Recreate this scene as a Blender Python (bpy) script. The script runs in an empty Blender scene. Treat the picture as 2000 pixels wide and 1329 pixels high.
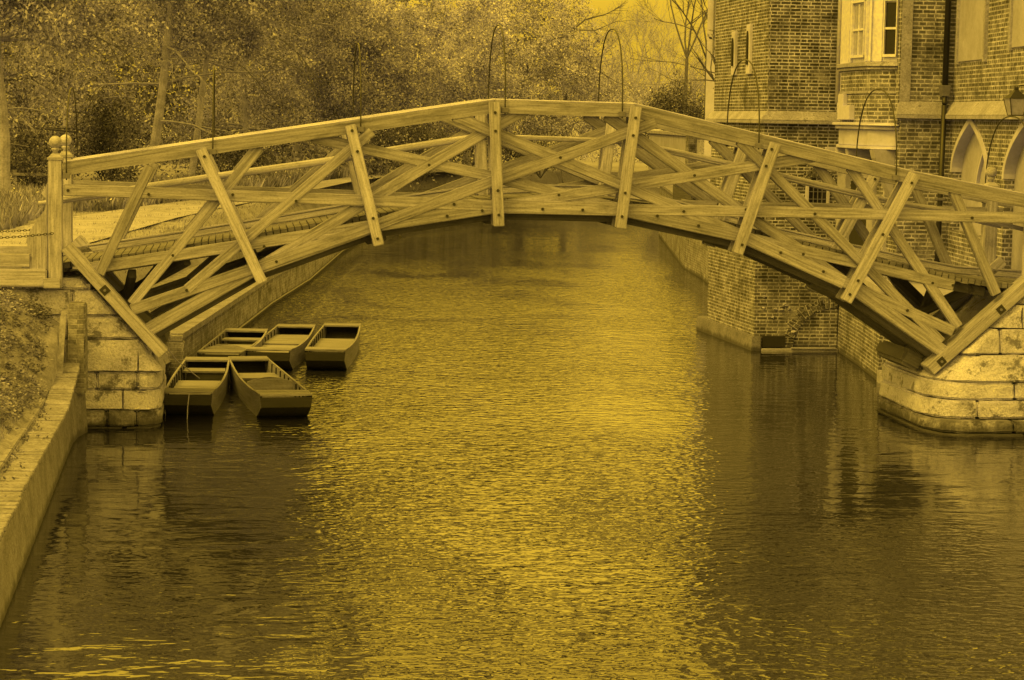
import bpy, bmesh, math, random
import numpy as np
from mathutils import Vector, Matrix
random.seed(7); rng = np.random.default_rng(7)
scene = bpy.context.scene
COL = scene.collection
R = math.radians

# ------------------------------------------------------------------ camera
cam_d = bpy.data.cameras.new("camera"); cam = bpy.data.objects.new("camera", cam_d); COL.objects.link(cam)
scene.camera = cam
cam_d.sensor_width = 36; cam_d.lens = 78.08; cam_d.clip_end = 2000; cam_d.clip_start = 0.5
CX, CY, CZ, YAW, PIT, ROL = -4.592, -32.759, 4.633, 0.12459, -0.09988, 0.018
d = Vector((math.sin(YAW)*math.cos(PIT), math.cos(YAW)*math.cos(PIT), math.sin(PIT)))
r0 = Vector((math.cos(YAW), -math.sin(YAW), 0)); u0 = r0.cross(d)
r1 = r0*math.cos(ROL)+u0*math.sin(ROL); u1 = -r0*math.sin(ROL)+u0*math.cos(ROL)
m = Matrix((r1, u1, -d)).transposed().to_4x4(); m.translation = (CX, CY, CZ)
cam.matrix_world = m

# ------------------------------------------------------------------ sky, sun, exposure
TINT = (1.0, 0.612, 0.040)
SUN_EL, SUN_AZ = R(50), R(236)          # azimuth clockwise from +Y
world = bpy.data.worlds.new("World"); scene.world = world; world.use_nodes = True
wt = world.node_tree; wt.nodes.clear()
sky = wt.nodes.new("ShaderNodeTexSky"); sky.sky_type = 'NISHITA'; sky.sun_disc = False
sky.sun_elevation = SUN_EL; sky.sun_rotation = SUN_AZ; sky.dust_density = 3.0; sky.air_density = 1.0
bw = wt.nodes.new("ShaderNodeRGBToBW")
mixv = wt.nodes.new("ShaderNodeMix"); mixv.data_type = 'FLOAT'; mixv.inputs[0].default_value = 0.75; mixv.inputs[3].default_value = 7.0
tint = wt.nodes.new("ShaderNodeMix"); tint.data_type = 'RGBA'; tint.blend_type = 'MULTIPLY'; tint.inputs[0].default_value = 1.0
tint.inputs[7].default_value = (*TINT, 1)
bg = wt.nodes.new("ShaderNodeBackground"); bg.inputs[1].default_value = 0.115
wo = wt.nodes.new("ShaderNodeOutputWorld")
wt.links.new(sky.outputs[0], bw.inputs[0]); wt.links.new(bw.outputs[0], mixv.inputs[2])
# overcast sky: brighter overhead than at the horizon
wtc = wt.nodes.new("ShaderNodeTexCoord"); wsep = wt.nodes.new("ShaderNodeSeparateXYZ"); wt.links.new(wtc.outputs["Generated"], wsep.inputs[0])
wmr = wt.nodes.new("ShaderNodeMapRange"); wmr.inputs[1].default_value = 0.08; wmr.inputs[2].default_value = 0.32; wmr.inputs[3].default_value = 0.0; wmr.inputs[4].default_value = 1.6
wt.links.new(wsep.outputs[2], wmr.inputs[0])
wm2 = wt.nodes.new("ShaderNodeMapRange"); wm2.interpolation_type = 'SMOOTHSTEP'; wm2.inputs[1].default_value = 0.04; wm2.inputs[2].default_value = 0.12; wm2.inputs[3].default_value = 1.36; wm2.inputs[4].default_value = 2.75
wt.links.new(wsep.outputs[2], wm2.inputs[0])
wad = wt.nodes.new("ShaderNodeMath"); wad.operation = 'ADD'; wt.links.new(wmr.outputs[0], wad.inputs[0]); wt.links.new(wm2.outputs[0], wad.inputs[1])
wmul = wt.nodes.new("ShaderNodeMath"); wmul.operation = 'MULTIPLY'; wt.links.new(mixv.outputs[0], wmul.inputs[0]); wt.links.new(wad.outputs[0], wmul.inputs[1])
wt.links.new(wmul.outputs[0], tint.inputs[6]); wt.links.new(tint.outputs[2], bg.inputs[0]); wt.links.new(bg.outputs[0], wo.inputs[0])
sd = bpy.data.lights.new("sun", 'SUN'); sd.energy = 2.2; sd.angle = R(9); sd.color = TINT
sun = bpy.data.objects.new("sun", sd); COL.objects.link(sun)
sv = Vector((math.sin(SUN_AZ)*math.cos(SUN_EL), math.cos(SUN_AZ)*math.cos(SUN_EL), math.sin(SUN_EL)))
sun.rotation_euler = sv.to_track_quat('Z', 'Y').to_euler()
vs = scene.view_settings
vs.view_transform = 'Standard'; vs.look = 'None'; vs.gamma = 1; vs.exposure = -0.22; vs.use_curve_mapping = False
scene.cycles.max_bounces = 6; scene.cycles.diffuse_bounces = 3; scene.cycles.glossy_bounces = 4
scene.cycles.use_denoising = True

# ------------------------------------------------------------------ materials
def newmat(name):
    mt = bpy.data.materials.new(name); mt.use_nodes = True
    return mt, mt.node_tree.nodes, mt.node_tree.links, mt.node_tree.nodes["Principled BSDF"]
def ramp(N, stops):
    c = N.new("ShaderNodeValToRGB"); e = c.color_ramp.elements
    while len(e) < len(stops): e.new(0.5)
    for i, (p, v) in enumerate(stops):
        e[i].position = p; e[i].color = (v, v, v*0.97, 1) if not isinstance(v, tuple) else (*v, 1)
    return c
def noise(N, L, vec, scale, detail=4, rough=0.6, dist=0.0):
    n = N.new("ShaderNodeTexNoise"); n.inputs["Scale"].default_value = scale; n.inputs["Detail"].default_value = detail
    n.inputs["Roughness"].default_value = rough; n.inputs["Distortion"].default_value = dist
    if vec is not None: L.new(vec, n.inputs["Vector"])
    return n
def mapping(N, L, vec, sc):
    mp = N.new("ShaderNodeMapping"); mp.inputs["Scale"].default_value = sc; L.new(vec, mp.inputs["Vector"]); return mp.outputs[0]
def mulc(N, L, a, b, f=1.0, mode='MULTIPLY'):
    x = N.new("ShaderNodeMix"); x.data_type = 'RGBA'; x.blend_type = mode
    if isinstance(f, float): x.inputs[0].default_value = f
    else: L.new(f, x.inputs[0])
    for i, q in ((6, a), (7, b)):
        if isinstance(q, tuple): x.inputs[i].default_value = (*q, 1)
        else: L.new(q, x.inputs[i])
    return x.outputs[2]
def bump(N, L, h, dist, bsdf, strength=1.0, nrm=None):
    b = N.new("ShaderNodeBump"); b.inputs["Distance"].default_value = dist; b.inputs["Strength"].default_value = strength
    L.new(h, b.inputs["Height"])
    if nrm: L.new(nrm, b.inputs["Normal"])
    L.new(b.outputs[0], bsdf.inputs["Normal"]); return b
def tc(N, k="UV"): return N.new("ShaderNodeTexCoord").outputs[k]

def wood(name, lo, hi, rough=0.8):
    mt, N, L, B = newmat(name); uv = tc(N)
    g = noise(N, L, mapping(N, L, uv, (1.3, 30, 1)), 1.0, 6, 0.65, 0.4)
    k = noise(N, L, mapping(N, L, uv, (1.2, 3.5, 1)), 1.0, 5, 0.7, 0.5)
    f = noise(N, L, mapping(N, L, uv, (26, 40, 1)), 1.0, 3, 0.7)
    c1 = ramp(N, [(0.3, lo), (0.62, hi)]); L.new(g.outputs[0], c1.inputs[0])
    c2 = ramp(N, [(0.26, 0.50), (0.48, 0.95), (0.8, 1.15)]); L.new(k.outputs[0], c2.inputs[0])
    c3 = ramp(N, [(0.3, 0.72), (0.5, 1.0)]); L.new(f.outputs[0], c3.inputs[0])
    col = mulc(N, L, mulc(N, L, c1.outputs[0], c2.outputs[0]), c3.outputs[0])
    oi = N.new("ShaderNodeObjectInfo"); c4 = ramp(N, [(0.0, 0.80), (1.0, 1.15)]); L.new(oi.outputs["Random"], c4.inputs[0])
    col = mulc(N, L, col, c4.outputs[0])
    L.new(col, B.inputs["Base Color"]); B.inputs["Roughness"].default_value = rough
    bump(N, L, g.outputs[0], 0.004, B); return mt
def brick(name, c1, c2, mortar, stain=0.6, rowh=0.072, bw_=0.225, ms=0.011, tide=None):
    mt, N, L, B = newmat(name); uv = tc(N)
    dn = noise(N, L, uv, 9.0, 3)
    add = N.new("ShaderNodeVectorMath"); add.operation = 'MULTIPLY_ADD'
    L.new(dn.outputs["Color"], add.inputs[0]); add.inputs[1].default_value = (0.014, 0.014, 0); L.new(uv, add.inputs[2])
    bt = N.new("ShaderNodeTexBrick"); L.new(add.outputs[0], bt.inputs["Vector"])
    bt.inputs["Color1"].default_value = (c1, c1, c1*.95, 1); bt.inputs["Color2"].default_value = (c2, c2, c2*.95, 1)
    bt.inputs["Mortar"].default_value = (mortar, mortar, mortar*.96, 1); bt.inputs["Scale"].default_value = 1.0
    bt.inputs["Mortar Size"].default_value = ms; bt.inputs["Mortar Smooth"].default_value = 0.4
    bt.inputs["Bias"].default_value = -0.1; bt.inputs["Brick Width"].default_value = bw_; bt.inputs["Row Height"].default_value = rowh
    bt.offset = 0.5; bt.squash = 0.6; bt.squash_frequency = 2
    s = noise(N, L, uv, 1.1, 6, 0.68, 0.3); cr = ramp(N, [(0.33, stain*.8), (0.5, 1.0), (0.75, 1.2)]); L.new(s.outputs[0], cr.inputs[0])
    s2 = noise(N, L, uv, 30, 4, 0.7); cr2 = ramp(N, [(0.3, 0.6), (0.6, 1.15)]); L.new(s2.outputs[0], cr2.inputs[0])
    # patches where pointing has smeared over the bricks
    s3 = noise(N, L, uv, 1.9, 5, 0.6); cr3 = ramp(N, [(0.56, 0.0), (0.68, 0.75)]); L.new(s3.outputs[0], cr3.inputs[0])
    base = mulc(N, L, bt.outputs[0], (mortar*.72, mortar*.72, mortar*.68), cr3.outputs[0], 'MIX')
    s4 = noise(N, L, uv, 4.2, 3, 0.6); cr4 = ramp(N, [(0.34, 0.55), (0.52, 1.0), (0.68, 1.4)]); L.new(s4.outputs[0], cr4.inputs[0])
    col = mulc(N, L, mulc(N, L, mulc(N, L, base, cr.outputs[0]), cr2.outputs[0]), cr4.outputs[0])
    if tide: col = mulc(N, L, col, (0.035,)*3, tide_mask(N, L, tide), 'MIX')
    L.new(col, B.inputs["Base Color"]); B.inputs["Roughness"].default_value = 0.9
    hm = N.new("ShaderNodeMath"); hm.operation = 'MULTIPLY_ADD'; hm.inputs[1].default_value = -1.0; L.new(bt.outputs[1], hm.inputs[0]); L.new(s2.outputs[0], hm.inputs[2])
    bump(N, L, hm.outputs[0], 0.008, B); return mt
def tide_mask(N, L, top):
    """ragged dark band of algae just above the water"""
    v = tc(N, "Object"); sp = N.new("ShaderNodeSeparateXYZ"); L.new(v, sp.inputs[0])
    n = noise(N, L, mapping(N, L, v, (2.5, 2.5, 1.2)), 1.0, 6, 0.75, 0.3)
    q = N.new("ShaderNodeMath"); q.operation = 'MULTIPLY_ADD'; L.new(n.outputs[0], q.inputs[0]); q.inputs[1].default_value = -1.5*top; L.new(sp.outputs[2], q.inputs[2])
    m_ = N.new("ShaderNodeMapRange"); m_.interpolation_type = 'SMOOTHSTEP'; m_.inputs[1].default_value = -.62*top; m_.inputs[2].default_value = -.15*top
    m_.inputs[3].default_value = 0.92; m_.inputs[4].default_value = 0.0; L.new(q.outputs[0], m_.inputs[0]); return m_.outputs[0]
def rough_mat(name, stops, sc=3.0, sc2=40.0, bd=0.01, coord="Object", moss=None, grain=(0.7, 1.1), tide=None):
    mt, N, L, B = newmat(name); v = tc(N, coord)
    a = noise(N, L, v, sc, 6, 0.68, 0.3); c = ramp(N, stops); L.new(a.outputs[0], c.inputs[0])
    b = noise(N, L, v, sc2, 4, 0.7); c2 = ramp(N, [(0.3, grain[0]), (0.65, grain[1])]); L.new(b.outputs[0], c2.inputs[0])
    col = mulc(N, L, c.outputs[0], c2.outputs[0])
    if moss:
        q = noise(N, L, v, moss[0], 6, 0.75, 0.2); cm = ramp(N, [(moss[1], 0.0), (moss[1]+0.07, 0.9)]); L.new(q.outputs[0], cm.inputs[0])
        col = mulc(N, L, col, (moss[2],)*3, cm.outputs[0], 'MIX')
    if tide: col = mulc(N, L, col, (0.035,)*3, tide_mask(N, L, tide), 'MIX')
    L.new(col, B.inputs["Base Color"]); B.inputs["Roughness"].default_value = 0.92
    bump(N, L, b.outputs[0], bd, B); return mt
def plain(name, v, rough=0.6, metal=0.0, col=None):
    mt, N, L, B = newmat(name); B.inputs["Base Color"].default_value = (*(col or (v, v, v*.95)), 1)
    n = noise(N, L, tc(N, "Object"), 14, 4); c = ramp(N, [(0.3, v*.75), (0.7, v*1.15)]); L.new(n.outputs[0], c.inputs[0]); L.new(c.outputs[0], B.inputs["Base Color"])
    B.inputs["Roughness"].default_value = rough; B.inputs["Metallic"].default_value = metal; return mt
def leafmat(name, lo, hi):
    mt, N, L, B = newmat(name)
    g = N.new("ShaderNodeNewGeometry"); c = ramp(N, [(0.0, lo), (0.6, (lo+hi)/2), (1.0, hi)]); L.new(g.outputs["Random Per Island"], c.inputs[0])
    n = noise(N, L, tc(N, "Object"), 1.1, 4); c2 = ramp(N, [(0.36, 0.38), (0.5, 0.9), (0.66, 1.35)]); L.new(n.outputs[0], c2.inputs[0])
    col = mulc(N, L, c.outputs[0], c2.outputs[0])
    L.new(col, B.inputs["Base Color"]); B.inputs["Roughness"].default_value = 0.75
    tr = N.new("ShaderNodeBsdfTranslucent"); L.new(col, tr.inputs[0]); mx = N.new("ShaderNodeMixShader"); mx.inputs[0].default_value = 0.25
    out = N["Material Output"]; L.new(B.outputs[0], mx.inputs[1]); L.new(tr.outputs[0], mx.inputs[2]); L.new(mx.outputs[0], out.inputs[0])
    return mt

M = {}
M['oak'] = wood("weathered_oak", 0.11, 0.32)
M['oak_pale'] = wood("pale_oak", 0.18, 0.43)
M['highlight'] = wood("rail_highlight_oak", 0.40, 0.58)  # paler than the rail: bevel highlight put into the colour
M['deckwood'] = wood("deck_board_wood", 0.08, 0.20)
M['dark_oak'] = wood("shade_dark_oak", 0.05, 0.10)  # dark tone holds the shade beneath the bridge; reused on the shed
M['boatwood'] = wood("varnished_boat_wood", 0.10, 0.21, 0.6)
M['boatdark'] = wood("shade_dark_hull", 0.010, 0.022, 0.85)  # near-black puts the shade of the punt ends into the colour
M['boatrim'] = wood("boat_gunwale_wood", 0.11, 0.23, 0.7)
M['brick_t'] = brick("tower_brick", 0.03, 0.13, 0.36, 0.4, 0.068, 0.21, 0.014)
M['brick_r'] = brick("range_brick", 0.07, 0.19, 0.36, 0.45, 0.075, 0.24, 0.015)
M['brick_w'] = brick("river_wall_brick", 0.05, 0.16, 0.30, 0.35, 0.07, 0.22, 0.014, tide=.30)
M['brick_q'] = brick("quay_brick", 0.13, 0.22, 0.27, 0.4, 0.07, 0.22, 0.008, tide=.25)
M['stone'] = rough_mat("abutment_stone", [(0.3, 0.30), (0.5, 0.50), (0.7, 0.60)], 1.6, 35, 0.03, moss=(2.6, 0.55, 0.10), grain=(.55, 1.1), tide=.46)
M['stone_wet'] = rough_mat("wet_footing_stone", [(0.3, 0.05), (0.5, 0.16), (0.7, 0.42)], 2.6, 30, 0.02, moss=(3.5, 0.52, 0.04), tide=.34)
M['ashlar'] = rough_mat("string_course_stone", [(0.3, 0.20), (0.7, 0.38)], 2.5, 30, 0.01, moss=(5, 0.58, 0.10), grain=(.6, 1.1))
M['plaster'] = rough_mat("pale_render", [(0.3, 0.34), (0.7, 0.50)], 1.5, 18, 0.002, grain=(0.92, 1.04))
M['plaster_dim'] = rough_mat("aged_render", [(0.3, 0.24), (0.7, 0.36)], 1.5, 18, 0.002, grain=(0.88, 1.05))
M['paint'] = plain("cream_paint", 0.58, 0.5)
M['concrete'] = rough_mat("wall_concrete", [(0.3, 0.10), (0.7, 0.22)], 2.2, 26, 0.02, moss=(4.0, 0.58, 0.08), grain=(.5, 1.1), tide=.22)
M['coping'] = rough_mat("brick_coping", [(0.3, 0.13), (0.7, 0.28)], 3.0, 24, 0.012, moss=(5.0, 0.58, 0.10), grain=(.5, 1.1))
M['iron'] = plain("dark_iron", 0.015, 0.5)
M['lead'] = plain("pipe_metal", 0.12, 0.5)
M['glass'] = plain("window_glass", 0.015, 0.06)
M['pane_pale'] = plain("curtained_glass", 0.30, 0.25)
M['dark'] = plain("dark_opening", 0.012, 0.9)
M['grass'] = rough_mat("lawn_grass", [(0.3, 0.13), (0.7, 0.25)], 1.2, 30, 0.006)
M['soil'] = rough_mat("bank_soil", [(0.3, 0.10), (0.5, 0.18), (0.7, 0.30)], 4.0, 30, 0.012)
M['gravel'] = rough_mat("pale_gravel", [(0.3, 0.18), (0.7, 0.36)], 2.0, 22, 0.008, grain=(0.55, 1.15))
M['bark'] = rough_mat("tree_bark", [(0.3, 0.18), (0.7, 0.42)], 3.0, 20, 0.02)
M['bark_dark'] = rough_mat("dark_bark", [(0.3, 0.06), (0.7, 0.14)], 3.0, 20, 0.02)
M['leaf'] = leafmat("spring_leaves", 0.13, 0.62)
M['leaf_pale'] = leafmat("pale_spring_leaves", 0.22, 0.78)
M['leaf_dark'] = leafmat("dark_evergreen_leaves", 0.04, 0.22)
M['leaf_mid'] = leafmat("shrub_leaves", 0.07, 0.36)
M['blade'] = leafmat("grass_blades", 0.12, 0.36)
M['flower'] = leafmat("pale_petals", 0.35, 0.75)
M['rope'] = plain("mooring_rope", 0.30, 0.9)

def water_mat():
    mt, N, L, B = newmat("river_water"); v = tc(N, "Object")
    def mr(src, a0, a1, b0, b1):
        q = N.new("ShaderNodeMapRange"); q.interpolation_type = 'SMOOTHSTEP'
        q.inputs[1].default_value = a0; q.inputs[2].default_value = a1; q.inputs[3].default_value = b0; q.inputs[4].default_value = b1
        L.new(src, q.inputs[0]); return q.outputs[0]
    def mth(op, x, y):
        q = N.new("ShaderNodeMath"); q.operation = op
        for i, s in enumerate((x, y)):
            if isinstance(s, float): q.inputs[i].default_value = s
            else: L.new(s, q.inputs[i])
        return q.outputs[0]
    a = noise(N, L, mapping(N, L, v, (4.2, 7.0, 1)), 1.0, 1.5, 0.5, 0.6)      # wind ripples, about 12 cm
    a2 = noise(N, L, mapping(N, L, v, (10.0, 13.0, 1)), 1.0, 1.0, 0.5, 0.2)
    b = noise(N, L, mapping(N, L, v, (0.8, 1.7, 1)), 1.0, 2, 0.5, 0.9)        # slow swirls
    sep = N.new("ShaderNodeSeparateXYZ"); L.new(v, sep.inputs[0])
    big = noise(N, L, mapping(N, L, v, (0.22, 0.13, 1)), 1.0, 2, 0.5, 0.4)
    xw = mth('ADD', sep.outputs[0], mth('MULTIPLY', mth('SUBTRACT', big.outputs[0], 0.5), 4.0))
    # sheltered calm water along both banks, ruffled in mid-stream
    left = mr(xw, -4.6, -3.0, 0.10, 1.0); tt = mth('SUBTRACT', mth('SUBTRACT', mth('ADD', sep.outputs[0], mth('MULTIPLY', mth('SUBTRACT', big.outputs[0], 0.5), 1.6)), mth('MULTIPLY', sep.outputs[1], 0.2)), 2.9)
    right = mth('MULTIPLY', mr(tt, -1.6, .9, 1.0, 0.10), mr(sep.outputs[1], 26.0, 48.0, 1.0, 0.30))
    nearl = mr(sep.outputs[1], -13.0, -5.0, 1.0, 0.0)
    right = mth('MAXIMUM', right, mth('MULTIPLY', nearl, mr(xw, 4.5, 8.0, 0.9, 0.35)))
    mask = mth('MULTIPLY', mth('MULTIPLY', left, right), mr(big.outputs[0], 0.36, 0.58, 0.38, 1.15))
    b1 = N.new("ShaderNodeBump"); b1.inputs["Distance"].default_value = 0.016; L.new(b.outputs[0], b1.inputs["Height"])
    hh = mth('MULTIPLY', mth('ADD', a.outputs[0], mth('MULTIPLY', a2.outputs[0], 0.35)), mask)
    b2 = N.new("ShaderNodeBump"); b2.inputs["Distance"].default_value = RIP; L.new(hh, b2.inputs["Height"]); L.new(b1.outputs[0], b2.inputs["Normal"])
    fr = N.new("ShaderNodeFresnel"); fr.inputs[0].default_value = 1.46; L.new(b2.outputs[0], fr.inputs[1])
    gl = N.new("ShaderNodeBsdfGlossy"); gl.inputs["Roughness"].default_value = 0.02; gl.inputs["Color"].default_value = (1, 1, 1, 1); L.new(b2.outputs[0], gl.inputs["Normal"])
    df = N.new("ShaderNodeBsdfDiffuse"); df.inputs[0].default_value = (0.014, 0.014, 0.013, 1)
    mx = N.new("ShaderNodeMixShader"); L.new(fr.outputs[0], mx.inputs[0]); L.new(df.outputs[0], mx.inputs[1]); L.new(gl.outputs[0], mx.inputs[2])
    L.new(mx.outputs[0], N["Material Output"].inputs[0]); N.remove(B)
    return mt
RIP = 0.037
M['water'] = water_mat()

# ------------------------------------------------------------------ mesh builder
class MB:
    def __init__(s): s.v = []; s.f = []; s.uv = []
    def face(s, pts, uv=None):
        i = len(s.v); s.v += [tuple(p) for p in pts]; s.f.append(list(range(i, i+len(pts)))); s.uv.append(uv)
    def solid(s, verts, faces, uvf=None):
        i = len(s.v); s.v += [tuple(p) for p in verts]
        for k, f in enumerate(faces): s.f.append([i+j for j in f]); s.uv.append(uvf[k] if uvf else None)
    def box(s, x0, x1, y0, y1, z0, z1):
        s.loft([(x0, y0), (x1, y0), (x1, y1), (x0, y1)], z0, [(x0, y0), (x1, y0), (x1, y1), (x0, y1)], z1)
    def loft(s, lo, z0, hi, z1):          # plan polygons counter-clockwise
        n = len(lo)
        zl = z0 if isinstance(z0, (list, tuple)) else [z0]*n; zh = z1 if isinstance(z1, (list, tuple)) else [z1]*n
        V = [(p[0], p[1], zl[k]) for k, p in enumerate(lo)] + [(p[0], p[1], zh[k]) for k, p in enumerate(hi)]
        F = [list(range(n))[::-1], list(range(n, 2*n))] + [[k, (k+1) % n, n+(k+1) % n, n+k] for k in range(n)]
        s.solid(V, F)
    def prism(s, poly, y0, y1):           # polygon in x,z counter-clockwise seen from -Y
        n = len(poly)
        V = [(x, y0, z) for x, z in poly] + [(x, y1, z) for x, z in poly]
        F = [list(range(n)), list(range(n, 2*n))[::-1]] + [[k, n+k, n+(k+1) % n, (k+1) % n] for k in range(n)]
        s.solid(V, F)
    def bar(s, pts, h, y0, y1, sh=0.0):   # polyline in x,z; depth h across; between y0 and y1
        pts = [Vector((p[0], p[1])) for p in pts]; n = len(pts); ring = []
        off = random.random()*50; acc = 0; us = []
        for k, p in enumerate(pts):
            dv = (pts[min(k+1, n-1)]-pts[max(k-1, 0)]).normalized(); nr = Vector((-dv.y, dv.x))
            if k: acc += (p-pts[k-1]).length
            us.append(acc+off); a = p+nr*h/2; b = p-nr*h/2
            ring.append([(b.x, y0, b.y), (a.x, y0, a.y), (a.x, y1, a.y), (b.x, y1, b.y)])
        i = len(s.v)
        for rg in ring: s.v += rg
        vv = [0, h, h+abs(y1-y0), 2*h+abs(y1-y0), 2*h+2*abs(y1-y0)]
        for k in range(n-1):
            for q in range(4):
                a, b = i+4*k+q, i+4*k+(q+1) % 4
                s.f.append([a, b, b+4, a+4]); s.uv.append([(us[k], vv[q]), (us[k], vv[q+1]), (us[k+1], vv[q+1]), (us[k+1], vv[q])])
        for base, fl in ((i, True), (i+4*(n-1), False)):
            f = [base, base+1, base+2, base+3]; s.f.append(f[::-1] if fl else f); s.uv.append([(q*.1, 0.0) for q in range(4)])
    def beam(s, p0, p1, w, h, up=(0, 0, 1)):
        p0, p1 = Vector(p0), Vector(p1); a = (p1-p0).normalized(); up = Vector(up)
        if abs(a.dot(up)) > .98: up = Vector((1, 0, 0))
        sd_ = a.cross(up).normalized(); u = sd_.cross(a); Ln = (p1-p0).length; off = random.random()*40
        V = [p+sd_*sx*w/2+u*sz*h/2 for p in (p0, p1) for sx, sz in ((-1, -1), (1, -1), (1, 1), (-1, 1))]
        F = [[0, 3, 2, 1], [4, 5, 6, 7]]; U = [[(0, 0)]*4]*2; U = [[(q*.1, 0.) for q in range(4)]]*2
        acc = 0
        for q in range(4):
            e = w if q % 2 == 0 else h
            F.append([q, (q+1) % 4, 4+(q+1) % 4, 4+q]); U = U+[[(off, acc), (off, acc+e), (off+Ln, acc+e), (off+Ln, acc)]]; acc += e
        s.solid(V, F, U)
    def tube(s, pts, r, n=8, caps=True):
        pts = [Vector(p) for p in pts]; rs = r if isinstance(r, (list, tuple)) else [r]*len(pts); i = len(s.v); prev = None; acc = 0
        for k, p in enumerate(pts):
            dv = (pts[min(k+1, len(pts)-1)]-pts[max(k-1, 0)]).normalized()
            ref = prev if prev is not None else (Vector((0, 0, 1)) if abs(dv.z) < .9 else Vector((1, 0, 0)))
            a = dv.cross(ref);
            if a.length < 1e-4: a = dv.cross(Vector((0.3, 1, 0.2)))
            a.normalize(); b = a.cross(dv).normalized(); prev = b
            s.v += [tuple(p+(a*math.cos(t)+b*math.sin(t))*rs[k]) for t in [2*math.pi*q/n for q in range(n)]]
        for k in range(len(pts)-1):
            Lk = (pts[k+1]-pts[k]).length
            for q in range(n):
                q2 = (q+1) % n
                s.f.append([i+k*n+q, i+k*n+q2, i+(k+1)*n+q2, i+(k+1)*n+q][::-1]); s.uv.append([(acc+Lk, q*.02), (acc+Lk, q*.02+.02), (acc, q*.02+.02), (acc, q*.02)])
            acc += Lk
        if caps:
            s.f.append([i+q for q in range(n)]); s.uv.append(None)
            s.f.append([i+(len(pts)-1)*n+q for q in range(n)][::-1]); s.uv.append(None)
    def lathe(s, c, prof, n=20):
        i = len(s.v)
        for rr, z in prof: s.v += [(c[0]+rr*math.cos(2*math.pi*q/n), c[1]+rr*math.sin(2*math.pi*q/n), c[2]+z) for q in range(n)]
        for k in range(len(prof)-1):
            for q in range(n):
                q2 = (q+1) % n; s.f.append([i+k*n+q, i+k*n+q2, i+(k+1)*n+q2, i+(k+1)*n+q]); s.uv.append(None)
        s.f.append([i+q for q in range(n)][::-1]); s.uv.append(None)
        s.f.append([i+(len(prof)-1)*n+q for q in range(n)]); s.uv.append(None)
    def build(s, name, mat, parent=None, bevel=0.0, smooth=False, jitter=0.0, vert=False, rough=0.0):
        me = bpy.data.meshes.new(name); me.from_pydata(s.v, [], s.f)
        ul = me.uv_layers.new(name="UVMap"); data = np.zeros(len(me.loops)*2, dtype=np.float32); li = 0
        for f, uv in zip(s.f, s.uv):
            P = [Vector(s.v[j]) for j in f]
            if uv is None:
                nr = Vector((0, 0, 0))
                for k in range(len(P)):
                    a, b = P[k], P[(k+1) % len(P)]
                    nr += Vector(((a.y-b.y)*(a.z+b.z), (a.z-b.z)*(a.x+b.x), (a.x-b.x)*(a.y+b.y)))
                nr = nr.normalized() if nr.length > 1e-9 else Vector((0, 0, 1))
                if abs(nr.z) < .75:
                    t = Vector((-nr.y, nr.x, 0)).normalized(); uv = [(p.dot(t), p.z) for p in P]
                else: uv = [(p.x, p.y) for p in P]
            for q in uv: data[li] = q[1 if vert else 0]; data[li+1] = q[0 if vert else 1]; li += 2
        ul.data.foreach_set("uv", data)
        if bevel or jitter:
            bm = bmesh.new(); bm.from_mesh(me)
            if jitter:
                for v in bm.verts: v.co += Vector([random.uniform(-jitter, jitter) for _ in range(3)])
            if bevel:
                pass
            if bevel:
                es = [e for e in bm.edges if len(e.link_faces) == 2 and e.calc_face_angle(0) > 0.5]
                bmesh.ops.bevel(bm, geom=es, offset=bevel, segments=2 if bevel > .009 else 1, affect='EDGES', clamp_overlap=True)
            bm.to_mesh(me); bm.free()
        if rough:
            from mathutils import noise as mn
            bm = bmesh.new(); bm.from_mesh(me)
            bmesh.ops.subdivide_edges(bm, edges=[e for e in bm.edges if e.calc_length() > .12], cuts=4, use_grid_fill=True)
            bm.normal_update()
            for v in bm.verts:
                q = v.co
                v.co = q+v.normal*rough*(mn.noise(q*3.1)*.9+mn.noise(q*9.0)*.6+mn.noise(q*21)*.3)
            bm.to_mesh(me); bm.free()
        if smooth: me.polygons.foreach_set("use_smooth", [True]*len(me.polygons))
        me.materials.append(mat); me.validate(); me.update()
        o = bpy.data.objects.new(name, me); COL.objects.link(o)
        if parent:
            o.parent = parent
            # an Empty parent sits at the thing's base: keep the mesh where it was modelled
            o.location = -parent_loc(parent)
        return o
def parent_loc(o):
    v = Vector((0, 0, 0))
    while o is not None:
        v = v+Vector(o.location); o = o.parent
    return v
def thing(name, label, cat, loc=(0, 0, 0), group=None):
    o = bpy.data.objects.new(name, None); COL.objects.link(o); o.location = loc; o.empty_display_size = .3
    return tag(o, label, cat, group)
def tag(o, label, cat, group=None):
    o['label'] = label; o['category'] = cat
    if group: o['group'] = group
    return o
def struct(o, kind='structure', label=None, cat=None):
    o['kind'] = kind
    if label: o['label'] = label; o['category'] = cat
    return o
def raw(name, V, F, mat, parent=None):
    me = bpy.data.meshes.new(name); me.from_pydata(V.tolist() if hasattr(V, 'tolist') else V, [], F.tolist() if hasattr(F, 'tolist') else F)
    me.materials.append(mat); me.update(); o = bpy.data.objects.new(name, me); COL.objects.link(o)
    if parent: o.parent = parent; o.location = -parent_loc(parent)
    return o

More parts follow.
